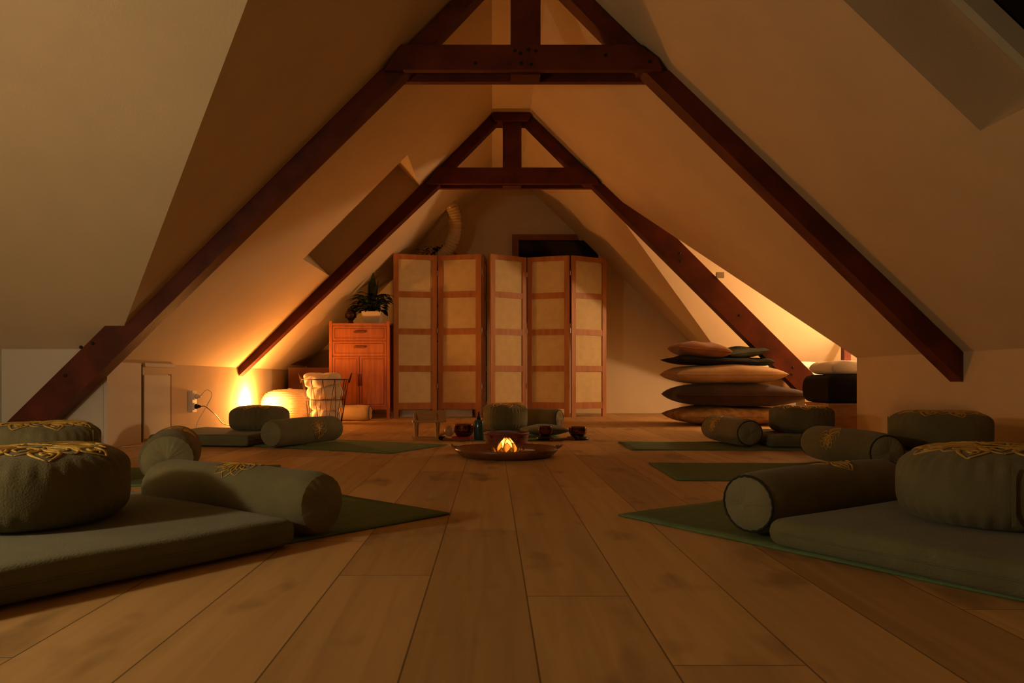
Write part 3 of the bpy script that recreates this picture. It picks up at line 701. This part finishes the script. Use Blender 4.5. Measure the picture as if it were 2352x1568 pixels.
# ------------------------------------------------------------ wire basket with towels
BX, BY = -1.50, 6.86
t = thing('wire_basket', 'round rusty wire basket with loop handles, full of white towels', 'basket', (BX, BY, 0))
rt, rb, hb = 0.205, 0.145, 0.395
for z, r in ((0.006, rb), (0.215, rb+(rt-rb)*0.54), (hb, rt)):
    bm = NB(); tube(bm, [(r*math.cos(2*PI*k/48), r*math.sin(2*PI*k/48), z) for k in range(48)], 0.0042 if z > 0.3 else 0.003, 6, closed=True); obj('hoop', bm, WIRE, t, True)
nw = 12
for k in range(nw):
    for sg in (-1, 1):
        a0 = 2*PI*k/nw+0.1; a1 = a0+sg*PI/nw*0.92
        bm = NB(); tube(bm, [((rb+(rt-rb)*s)*math.cos(a1+(a0-a1)*s), (rb+(rt-rb)*s)*math.sin(a1+(a0-a1)*s), 0.006+(hb-0.006)*s) for s in (0, 0.25, 0.5, 0.75, 1)], 0.0026, 5); obj('wire', bm, WIRE, t, True)
for sd in (-1, 1):
    bm = NB(); pts = [(sd*(rt+0.005+0.028*math.sin(PI*s)*0.9), (-0.028+0.056*s), hb-0.03+0.085*math.sin(PI*s)) for s in [i/12 for i in range(13)]]
    tube(bm, pts, 0.005, 6); h_ = obj('handle', bm, WIRE, t, True); 
bm = NB(); tube(bm, [(-rb*math.cos(a), rb*math.sin(a)*0, 0.006) for a in [PI*i/8 for i in range(9)]], 0.0026, 5); obj('base_wire', bm, WIRE, t)
def towel(z, r, hh, seed, label, dx=0, dy=0):
    rnd = random.Random(seed); ph = [rnd.uniform(0, 6) for _ in range(5)]
    prof = []; n = 16
    for i in range(n+1):
        a = -PI/2+PI*i/n; prof.append((max(0.001, r*abs(math.cos(a))**0.45), hh/2+hh/2*math.copysign(abs(math.sin(a))**0.7, a)))
    def fn(rr, zz, a, i):
        k = rr/r; return (rr*(1+0.05*math.sin(5*a+ph[0]+zz*20)+0.035*math.sin(9*a+ph[1]-zz*35)), zz+0.014*k*math.sin(2*a+ph[2])+0.008*k*math.sin(6*a+ph[3]))
    bm = NB(); lathe(bm, prof, 72, fn); o = obj('towel', bm, TOWEL, None, True); o.location = (BX+dx, BY+dy, z)
    tag(o, label, 'towel', 'white towels in the wire basket')
towel(0.012, 0.128, 0.12, 1, 'white towel at the bottom of the wire basket')
towel(0.115, 0.140, 0.12, 2, 'white crumpled towel second from the bottom of the wire basket')
towel(0.215, 0.155, 0.13, 3, 'white crumpled towel second from the top of the wire basket')
towel(0.325, 0.165, 0.125, 4, 'white folded towel on top, rising above the wire basket rim', dx=-0.02)
# knitted pouf
t = thing('knitted_pouf', 'round cream rope pouf beside the glowing wall, behind the wire basket', 'pouf', (-1.925, 7.26, 0.0))
prof = []; n = 22
for i in range(n*6+1):
    a = -PI/2+PI*i/(n*6); r = 0.262*abs(math.cos(a))**0.55; z = 0.15+0.148*math.copysign(abs(math.sin(a))**0.85, a)
    bump = 0.006*abs(math.sin(PI*i/6))
    prof.append((max(0.001, r+bump*abs(math.cos(a))), z+bump*math.sin(a)))
bm = NB(); lathe(bm, prof, 90, lambda r, z, a, i: (r*(1+0.006*math.sin(45*a+(i//6)*PI)), max(0.001, z))); obj('rope_cover', bm, KNIT, t, True)
bm = NB(); lathe(bm, [(0.001, 0.299), (0.02, 0.300), (0.024, 0.304), (0.018, 0.309), (0.001, 0.311)], 20); obj('top_knot', bm, KNIT, t, True)
# lamp on the floor at the wall
t = thing('floor_lamp', 'small uplight lamp on floor against left wall, hidden by the dark cushion', 'lamp', (-2.14, 6.86, 0))
bm = NB(); lathe(bm, [(0.001, 0), (0.045, 0), (0.045, 0.012), (0.012, 0.018), (0.010, 0.09), (0.001, 0.09)], 24); obj('base', bm, PLASTW, t, True)
bm = NB(); bmesh.ops.create_uvsphere(bm, u_segments=16, v_segments=10, radius=0.022); bmesh.ops.translate(bm, verts=bm.verts, vec=(0, 0, 0.112)); obj('bulb', bm, BULB, t, True)

# socket with plugs and cables
t = thing('wall_socket', 'double white wall socket low on the left knee wall', 'socket', (XL, 5.60, 0.235))
bm = NB(); box(bm, 0.0005, 0.035, -0.04, 0.04, -0.078, 0.078); obj('box', bm, PLASTW, t, bevel=0.004)
for z in (-0.037, 0.037):
    bm = NB(); lathe(bm, [(0.001, 0), (0.026, 0), (0.027, 0.003), (0.024, 0.003), (0.001, 0.002)], 20); bmesh.ops.rotate(bm, verts=bm.verts, cent=(0, 0, 0), matrix=Matrix.Rotation(PI/2, 3, 'Y')); bmesh.ops.translate(bm, verts=bm.verts, vec=(0.035, 0, z)); obj('outlet', bm, PLASTW, t, True)
def cable(pts, r, m, label, plug_at, plugm):
    # Catmull-Rom smoothing
    P = [Vector(p) for p in pts]; P = [P[0]]+P+[P[-1]]; out = []
    for i in range(1, len(P)-2):
        for s in range(8):
            u = s/8; a, b, c, d = P[i-1], P[i], P[i+1], P[i+2]
            out.append(0.5*((2*b)+(c-a)*u+(2*a-5*b+4*c-d)*u*u+(3*b-a-3*c+d)*u**3))
    out.append(P[-2])
    t = thing('power_cable', label, 'cable', (0, 0, 0)); bm = NB(); tube(bm, out, r, 7); obj('cord', bm, m, t, True)
    bm = NB(); lathe(bm, [(0.001, 0), (0.019, 0), (0.020, 0.012), (0.014, 0.020), (0.007, 0.042), (0.001, 0.043)], 16); bmesh.ops.rotate(bm, verts=bm.verts, cent=(0, 0, 0), matrix=Matrix.Rotation(PI/2, 3, 'Y')); bmesh.ops.translate(bm, verts=bm.verts, vec=plug_at); obj('plug', bm, plugm, t, True)
sx = XL+0.039
cable([(sx+0.04, 5.60, 0.272), (sx+0.06, 5.60, 0.30), (sx+0.08, 5.63, 0.32), (sx+0.10, 5.66, 0.28), (sx+0.07, 5.62, 0.19), (sx+0.04, 5.56, 0.10), (sx+0.03, 5.50, 0.02), (sx+0.03, 5.40, 0.004), (sx+0.06, 5.0, 0.004), (sx+0.10, 4.6, 0.004), (sx+0.02, 4.45, 0.004)], 0.0028, PLASTW, 'pale cable looping down from upper outlet of the wall socket', (sx, 5.60, 0.272), PLASTW)
cable([(sx+0.04, 5.60, 0.198), (sx+0.06, 5.64, 0.195), (sx+0.07, 5.78, 0.14), (sx+0.06, 5.88, 0.11), (sx+0.06, 6.0, 0.05), (sx+0.07, 6.10, 0.030), (sx+0.09, 6.25, 0.004), (sx+0.07, 6.5, 0.004), (sx+0.05, 6.75, 0.004), (-2.14, 6.82, 0.008)], 0.0032, PLASTB, 'black cable running from lower outlet of the wall socket to the lamp', (sx, 5.60, 0.198), PLASTB)

# ------------------------------------------------------------ cabinet
CXa, CXb, CY, CZ, CDp = -1.622, -1.022, 7.60, 0.975, 0.34
cw = CXb-CXa
t = thing('cabinet', 'orange wooden cabinet with two drawers over two doors, plant on top', 'cabinet', (CXa, CY, 0))
bm = NB(); box(bm, 0.028, cw-0.028, 0.004, CDp, 0.10, CZ-0.02); obj('carcass', bm, CABW, t)
bm = NB(); box(bm, 0.028, cw-0.028, -0.006, CDp, CZ-0.045, CZ-0.02); obj('top_panel', bm, CABW, t, bevel=0.003)
for x0 in (0, cw-0.028):
    for y0 in (-0.012, CDp-0.028):
        bm = NB(); box(bm, x0, x0+0.028, y0, y0+0.030, 0, CZ); obj('post', bm, CABW, t, bevel=0.003)
def front(x0, x1, z0, z1, name):
    bm = NB(); box(bm, x0, x1, -0.006, 0.004, z0, z1); o = obj(name, bm, CABW, t, bevel=0.002)
    bm = NB(); g = 0.020
    for a in ((x0+g, x1-g, z0+g, z0+g+0.005), (x0+g, x1-g, z1-g-0.005, z1-g), (x0+g, x0+g+0.005, z0+g, z1-g), (x1-g-0.005, x1-g, z0+g, z1-g)):
        box(bm, a[0], a[1], -0.0075, -0.0065, a[2], a[3])
    obj('moulding', bm, CABD, o)
    return o
for z0, z1 in ((0.785, 0.925), (0.635, 0.775)):
    d = front(0.032, cw-0.032, z0, z1, 'drawer')
    bm = NB(); zc = (z0+z1)/2+0.01; box(bm, cw/2-0.055, cw/2+0.055, -0.024, -0.014, zc-0.008, zc+0.008); box(bm, cw/2-0.05, cw/2-0.038, -0.015, -0.006, zc-0.006, zc+0.006); box(bm, cw/2+0.038, cw/2+0.05, -0.015, -0.006, zc-0.006, zc+0.006)
    obj('handle', bm, CABD, d)
for x0, x1, kx in ((0.032, cw/2-0.004, cw/2-0.012), (cw/2+0.004, cw-0.032, cw/2+0.012)):
    d = front(x0, x1, 0.125, 0.622, 'door')
    bm = NB(); box(bm, kx-0.004, kx+0.004, -0.016, -0.006, 0.33, 0.45); obj('handle', bm, CABD, d)
bm = NB(); box(bm, 0.028, cw-0.028, -0.004, 0.012, 0.095, 0.122); obj('bottom_rail', bm, CABW, t)

# potted plant on the cabinet
def leaf(bm, base, dirv, ln, wd, droop):
    n = 7; d = Vector(dirv).normalized(); s = d.cross(Vector((0, 0, 1))); s = s.normalized() if s.length > 0.01 else Vector((1, 0, 0))
    A = []; B = []; C = []
    p = Vector(base)
    for i in range(n+1):
        k = i/n; w_ = wd*math.sin(PI*(0.06+0.92*k))*(1-0.25*k); 
        c = p+d*ln*k+Vector((0, 0, -droop*k*k)); up = Vector((0, 0, 0.18*w_))
        A.append(bm.verts.new(c-s*w_+up)); C.append(bm.verts.new(c)); B.append(bm.verts.new(c+s*w_+up))
    for i in range(n):
        bm.faces.new((A[i], C[i], C[i+1], A[i+1])); bm.faces.new((C[i], B[i], B[i+1], C[i+1]))
def potted(loc, label, nleaf, ln, spread, pot, rnd_seed, tall=0, name='potted_plant', lim=None):
    rnd = random.Random(rnd_seed)
    t = thing(name, label, 'plant', loc)
    bm = NB()
    if pot == 'square':
        for (x, zz) in ((0,0),): pass
        v0, v1, hz = 0.075, 0.098, 0.125
        vs = [bm.verts.new((sx_*v0, sy_*v0, 0)) for sx_, sy_ in ((-1,-1),(1,-1),(1,1),(-1,1))]+[bm.verts.new((sx_*v1, sy_*v1, hz)) for sx_, sy_ in ((-1,-1),(1,-1),(1,1),(-1,1))]
        for f in ((3,2,1,0),(4,5,6,7),(0,1,5,4),(1,2,6,5),(2,3,7,6),(3,0,4,7)): bm.faces.new([vs[i] for i in f])
        obj('pot', bm, POTM, t, bevel=0.006)
        bm = NB(); box(bm, -v1+0.012, v1-0.012, -v1+0.012, v1-0.012, hz-0.002, hz+0.004); obj('soil', bm, SOIL, t)
    else:
        hz = 0.10
        lathe(bm, [(0.001, 0), (0.06, 0), (0.08, hz), (0.072, hz), (0.070, hz-0.01), (0.001, hz-0.01)], 28); obj('pot', bm, POTM, t, True)
        bm = NB(); lathe(bm, [(0.001, hz-0.009), (0.069, hz-0.009), (0.066, hz-0.003), (0.001, hz)], 20); obj('soil', bm, SOIL, t)
    for k in range(nleaf):
        a = rnd.uniform(0, 2*PI); el = rnd.uniform(0.15, 1.3); rr = rnd.uniform(0.5, 1.0)
        d = Vector((math.cos(a)*math.cos(el)*spread, math.sin(a)*math.cos(el)*spread*0.7, math.sin(el)))
        L_ = ln*rr; st = Vector((0, 0, hz))+Vector((d.x*0.02, d.y*0.02, 0)); tip = st+d*L_
        end = tip+Vector((d.x, d.y, 0))*L_*0.75
        if lim and (loc[2]+tip.z > zl(loc[0]+end.x)-0.06 or loc[0]+end.x > -1.03): continue
        bm = NB(); leaf(bm, tip, (d.x, d.y, d.z*0.2), L_*0.75, L_*0.20, min(L_*0.35, max(0.01, tip.z-0.06)))
        lf = obj('leaf', bm, LEAF, t, True)
        bm = NB(); tube(bm, [st+(tip-st)*s+Vector((0, 0, 0.02*math.sin(PI*s))) for s in (0, .3, .6, 1)], 0.003, 5); obj('stem', bm, LEAF, lf, True)
    return t
p_ = potted((-1.215, 7.76, CZ-0.02), 'leafy dark plant in a square cream pot on the orange cabinet', 150, 0.20, 1.0, 'square', 5, lim=True)
for dx, dz in ((0.0, 0.33), (0.04, 0.27), (-0.03, 0.24)):
    bm = NB(); leaf(bm, (dx*0.5, 0, 0.20), (dx, 0.02, 0.30), dz, 0.045, 0.0); obj('leaf', bm, LEAF, p_, True)
# dark head figurine
t = thing('head_figurine', 'small dark head figurine left of the plant on the orange cabinet', 'figurine', (-1.43, 7.72, CZ-0.02))
bm = NB(); lathe(bm, [(0.001, 0), (0.032, 0), (0.034, 0.008), (0.024, 0.018), (0.022, 0.035), (0.036, 0.05), (0.046, 0.075), (0.049, 0.10), (0.043, 0.130), (0.026, 0.15), (0.001, 0.155)], 32); obj('head', bm, FIGM, t, True)
bm = NB(); bmesh.ops.create_uvsphere(bm, u_segments=14, v_segments=10, radius=0.018); bmesh.ops.translate(bm, verts=bm.verts, vec=(0, 0, 0.158)); obj('hair_bun', bm, FIGM, t, True)
bm = NB(); tube(bm, [(0, -0.048, 0.108), (0, -0.056, 0.088), (0, -0.050, 0.082)], 0.006, 8); obj('nose', bm, FIGM, t, True)
bm = NB()
for sd in (-1, 1): tube(bm, [(sd*0.010, -0.0475, 0.100), (sd*0.018, -0.0465, 0.097), (sd*0.027, -0.041, 0.100)], 0.0028, 6)
obj('eyelids', bm, FIGM, t, True)
bm = NB(); tube(bm, [(-0.012, -0.045, 0.070), (0, -0.049, 0.068), (0.012, -0.045, 0.070)], 0.0035, 6); obj('mouth', bm, FIGM, t, True)
for sd in (-1, 1):
    bm = NB(); tube(bm, [(sd*0.047, 0, 0.112), (sd*0.053, 0, 0.09), (sd*0.048, 0, 0.062)], 0.006, 8); obj('ear', bm, FIGM, t, True)
# cupboards hidden behind screen, left low box
bm = NB(); box(bm, -0.26, 0.26, -0.22, 0.22, 0, 0.515); box(bm, -0.265, 0.265, -0.225, 0.0, 0.505, 0.52)
o = obj('storage_box', bm, BROWNB); o.location = (-1.90, 8.30, 0); tag(o, 'low dark brown storage box in the shaded left corner behind the cabinet', 'box')
t = thing('tall_shelf', 'tall dark shelf standing behind the folding screen, carrying a plant', 'shelf', (-0.55, 8.62, 0))
bm = NB(); box(bm, -0.35, -0.33, -0.17, 0.17, 0, 1.66); obj('side_panel', bm, BROWNB, t)
bm = NB(); box(bm, 0.33, 0.35, -0.17, 0.17, 0, 1.66); obj('side_panel', bm, BROWNB, t)
for z in (0.02, 0.42, 0.82, 1.22, 1.645): bm = NB(); box(bm, -0.33, 0.33, -0.17, 0.17, z, z+0.02); obj('shelf_board', bm, BROWNB, t)
p2 = thing('trailing_plant', 'dark trailing plant peeking over the left top of the folding screen', 'plant', (-0.62, 8.55, 1.665))
bm = NB(); lathe(bm, [(0.001, 0), (0.06, 0), (0.08, 0.10), (0.072, 0.10), (0.001, 0.09)], 24); obj('pot', bm, POTM, p2, True)
rnd = random.Random(3)
for k in range(60):
    a = rnd.uniform(0, 2*PI); r = rnd.uniform(0.03, 0.24); x = r*math.cos(a)*1.15+0.03; y = r*math.sin(a)*0.6; z = 0.15+0.045*math.cos(r*7)+rnd.uniform(-0.03, 0.035)
    if x > 0.12: z -= (x-0.12)*0.5
    if 1.665+z > zl(-0.62+x)-0.06: continue
    bm = NB(); leaf(bm, (x, y, z), (math.cos(a), math.sin(a), rnd.uniform(-0.4, 0.5)), 0.055, 0.017, 0.015); lf = obj('leaf', bm, LEAF, p2, True)
for k in range(9):
    a = 2*PI*k/9; bm = NB(); tube(bm, [(0.03*math.cos(a), 0.03*math.sin(a), 0.09), (0.1*math.cos(a), 0.08*math.sin(a), 0.17), (0.2*math.cos(a)+0.02, 0.10*math.sin(a), 0.14)], 0.003, 5); obj('stem', bm, LEAF, p2, True)
# flexible duct
pts = []
ctrl = [(-0.52, 8.24, 2.36), (-0.44, 8.24, 2.27), (-0.405, 8.25, 2.15), (-0.40, 8.26, 2.03), (-0.43, 8.28, 1.90), (-0.49, 8.32, 1.80), (-0.56, 8.36, 1.73)]
P = [Vector(p) for p in ctrl]; P = [P[0]]+P+[P[-1]]; out = []
for i in range(1, len(P)-2):
    for s in range(24):
        u = s/24; a, b, c, d = P[i-1], P[i], P[i+1], P[i+2]; out.append(0.5*((2*b)+(c-a)*u+(2*a-5*b+4*c-d)*u*u+(3*b-a-3*c+d)*u**3))
bm = NB(); tube(bm, out, 0.068, 24, rfun=lambda s: 1+0.05*math.sin(s*PI*2*24)); tag(obj('ventilation_duct', bm, DUCTM, None, True), 'curved cream ribbed duct coming out of the slope above the screen', 'duct')

# ------------------------------------------------------------ folding screens
def panel(parent, p0, p1):
    """panel between two ground points, local frame: along p0->p1"""
    p0 = Vector((*p0, 0)); p1 = Vector((*p1, 0)); d = p1-p0; Wd = d.length; R_ = Matrix.Rotation(math.atan2(d.y, d.x), 4, 'Z'); T_ = Matrix.Translation(p0)
    M_ = T_@R_; T0, T1_ = -0.011, 0.011; ZT = 1.69; sw = 0.055
    def add(name, bm, m, par):
        bmesh.ops.transform(bm, matrix=M_, verts=bm.verts); return obj(name, bm, m, par)
    bm = NB(); e = 0.003
    box(bm, e, sw, T0, T1_, 0, ZT); box(bm, Wd-sw, Wd-e, T0, T1_, 0, ZT)
    zs = [0.155+k*0.372 for k in range(5)]
    box(bm, sw, Wd-sw, T0, T1_, ZT-0.052, ZT)
    for k in range(4):
        zt = 0.155+k*0.384
        box(bm, sw, Wd-sw, T0+0.002, T1_-0.002, zt-0.062 if k else zt-0.070, zt)
    fr = add('panel_frame', bm, SCRW, parent)
    for k in range(4):
        z0 = 0.155+k*0.384; z1 = z0+0.322 if k < 3 else ZT-0.052
        bm = NB(); box(bm, sw-0.003, Wd-sw+0.003, 0.0, 0.003, z0-0.003, z1+0.003); add('paper_pane', bm, PAPER, fr)
    return fr
def hinge(parent, x, y):
    for z in (0.30, 0.88, 1.48):
        bm = NB(); lathe(bm, [(0.001, 0), (0.005, 0), (0.005, 0.05), (0.001, 0.05)], 8, cx=x, cy=y, cz=z); obj('hinge', bm, CHROME, parent)
sa = thing('folding_screen', 'left pale wooden folding screen with paper panes, beside the orange cabinet', 'folding screen', (-0.56, 7.90, 0), 0, 'folding screens')
def rel(o, *pts): return [(p[0]-o.location.x, p[1]-o.location.y) for p in pts]
for a, b in (((-1.018, 7.85), (-0.575, 7.98)), ((-0.565, 7.98), (-0.112, 7.87)), ((-0.094, 7.888), (-0.062, 8.335))):
    panel(sa, *rel(sa, a, b))
hinge(sa, -0.57+0.56, 7.965-7.90); hinge(sa, -0.103+0.56, 7.865-7.90)
sb = thing('folding_screen', 'right pale wooden folding screen with three lit paper panels, below the dark window', 'folding screen', (0.60, 7.90, 0), 0, 'folding screens')
for a, b in (((-0.018, 7.86), (0.364, 8.11)), ((0.376, 8.11), (0.812, 7.96)), ((0.826, 7.96), (1.225, 8.185))):
    panel(sb, *rel(sb, a, b))
hinge(sb, 0.37-0.60, 8.095-7.90); hinge(sb, 0.819-0.60, 7.95-7.90)
for i, (x, lab) in enumerate(((-0.80, 'pale box on the floor behind the leftmost screen panel'), (-0.36, 'pale box on the floor behind the second screen panel'))):
    bm = NB(); box(bm, -0.17, 0.15, -0.10, 0.10, 0.001, 0.08); box(bm, -0.172, 0.152, -0.102, 0.102, 0.075, 0.092); o = obj('storage_box', bm, WHITEW); o.location = (x, 8.11, 0); tag(o, lab, 'box', 'pale boxes behind the screen')

# ------------------------------------------------------------ pillow stack
def cushion(x, y, z, w_, d_, h_, m, label, rz=0, tilt=(0, 0), seed=0, q=0.40, p=3.0, bend=0):
    bm = NB(); pillow(bm, w_, d_, h_, p=p, q=q, n=26, wob=0.011, seed=seed, bend=bend)
    o = obj('pillow', bm, m, None, True); o.location = (x, y, z); o.rotation_euler = (tilt[0], tilt[1], rz); tag(o, label, 'cushion', 'pillows stacked on the floor at right')
    bm = NB(); pt = []; n = 14
    def s(i, n=26): t_ = -1+2*i/n; return math.copysign(1-(1-abs(t_))**1.6, t_)
    for sx_, sy_, rng in ((1, 0, 1), (0, 1, 1), (-1, 0, 1), (0, -1, 1)):
        pass
    edge = []
    for i in range(26): edge.append((s(i), -1))
    for i in range(26): edge.append((1, s(i)))
    for i in range(26, 0, -1): edge.append((s(i), 1))
    for i in range(26, 0, -1): edge.append((-1, s(i)))
    tube(bm, [(u*w_/2*(1-0.05*(1-abs(v))), v*d_/2*(1-0.05*(1-abs(u))), h_/2+bend*u*u) for u, v in edge], 0.004, 5, closed=True); obj('edge_seam', bm, m, o, True)
    return o
PX, PY = 2.05, 6.74
cushion(PX+0.03, PY+0.0, 0.0, 1.0, 0.66, 0.165, OCHRE, 'mottled ochre floor pillow at the bottom of the stack', seed=1, rz=0.03)
cushion(PX+0.075, PY, 0.158, 1.12, 0.66, 0.205, BROWN, 'large dark brown pillow second from the bottom of the stack', seed=2, rz=-0.03)
cushion(PX-0.02, PY, 0.352, 0.95, 0.60, 0.175, TAN, 'tan pillow in the middle of the stack, above the dark brown one', seed=3, rz=0.02)
cushion(PX-0.14, PY-0.02, 0.515, 0.72, 0.46, 0.085, BLACKF, 'black pillow squeezed under the rust pillow in the stack', seed=4, rz=0.1, tilt=(0, 0.04))
cushion(PX-0.24, PY-0.05, 0.585, 0.46, 0.42, 0.135, RUST, 'rust brown pillow on the very top left of the stack', seed=5, tilt=(0, 0.10))
cushion(PX+0.13, PY+0.02, 0.582, 0.40, 0.36, 0.095, DGREEN, 'dark olive pillow on top of the stack, right of the rust one', seed=6, tilt=(0, -0.10), rz=0.3)
cushion(PX+0.24, PY+0.06, 0.520, 0.40, 0.34, 0.070, DGREEN, 'dark olive pillow lying under the olive one at the stack right side', seed=7, tilt=(0, 0.05), rz=-0.2)

# ------------------------------------------------------------ things in the lit gable
t = thing('bed', 'low bed with white sheets in the lit gable behind the pillow stack', 'bed', (3.35, 7.38, 0))
bm = NB(); box(bm, -0.72, 0.95, -0.46, 0.62, 0.0, 0.24); obj('bed_base', bm, WHITEW, t, bevel=0.006)
bm = NB(); pillow(bm, 1.66, 1.06, 0.17, p=30, q=0.4, n=30, z0=0.241); bmesh.ops.translate(bm, verts=bm.verts, vec=(0.11, 0.07, 0)); obj('mattress', bm, TAN, t, True)
bm = NB(); pillow(bm, 1.68, 1.08, 0.055, p=20, q=0.4, n=34, z0=0.405, wob=0.006, seed=3); bmesh.ops.translate(bm, verts=bm.verts, vec=(0.11, 0.07, 0)); obj('sheet', bm, LINEN, t, True)
bm = NB(); pillow(bm, 0.55, 0.40, 0.10, p=2.6, q=0.5, n=20, wob=0.005, seed=9); o = obj('bed_pillow', bm, LINEN, None, True); o.location = (2.98, 7.30, 0.463); tag(o, 'white pillow on the low bed behind the truss foot', 'pillow')
bm = NB(); box(bm, -0.30, 0.30, -0.10, 0.10, 0, 0.232); o = obj('ledge', bm, WHITEW, None); o.location = (3.02, 6.72, 0); tag(o, 'low white ledge on which the far truss foot stands', 'ledge')
t = thing('chest', 'low pale chest at the right knee wall corner, under the black cushion', 'chest', (2.69, 5.74, 0))
bm = NB(); box(bm, -0.24, 0.30, -0.20, 0.20, 0.0, 0.205); obj('carcass', bm, PALEW, t, bevel=0.003)
bm = NB(); box(bm, -0.25, 0.31, -0.21, 0.21, 0.205, 0.222); obj('lid', bm, PALEW, t, bevel=0.003)
bm = NB(); pillow(bm, 0.56, 0.46, 0.210, p=16, q=0.28, n=30); o = obj('seat_cushion', bm, BLACKF, None, True); o.location = (2.715, 5.75, 0.222); tag(o, 'thick black cushion on the chest at right knee wall corner', 'cushion')
bm = NB(); pillow(bm, 0.56, 0.40, 0.100, p=10, q=0.42, n=34, wob=0.004, seed=2)
for v in bm.verts: v.co.z += 0.004*math.sin(40*v.co.x+25*v.co.y)*(v.co.z > 0.05)
o = obj('blanket', bm, LINEN, None, True); o.location = (2.755, 5.75, 0.432); tag(o, 'rolled white blanket on top of the thick black cushion', 'blanket')
t = thing('standing_lamp', 'lamp in the gable behind the right knee wall, out of sight', 'lamp', (3.90, 6.75, 0.0))
bm = NB(); lathe(bm, [(0.001, 0), (0.10, 0), (0.10, 0.015), (0.014, 0.025), (0.012, 1.10), (0.001, 1.10)], 24); obj('stand', bm, PLASTW, t, True)
bm = NB(); bmesh.ops.create_uvsphere(bm, u_segments=16, v_segments=10, radius=0.022); bmesh.ops.translate(bm, verts=bm.verts, vec=(0, 0, 1.12)); obj('bulb', bm, BULB, t, True)
t = thing('side_lamp', 'lamp standing in the left wing beside the camera, out of sight', 'lamp', (-1.95, 0.75, 0.0))
bm = NB(); lathe(bm, [(0.001, 0), (0.10, 0), (0.10, 0.015), (0.014, 0.025), (0.012, 0.58), (0.001, 0.58)], 24); obj('stand', bm, PLASTW, t, True)
bm = NB(); bmesh.ops.create_uvsphere(bm, u_segments=16, v_segments=10, radius=0.022); bmesh.ops.translate(bm, verts=bm.verts, vec=(0, 0, 0.6)); obj('bulb', bm, BULB, t, True)
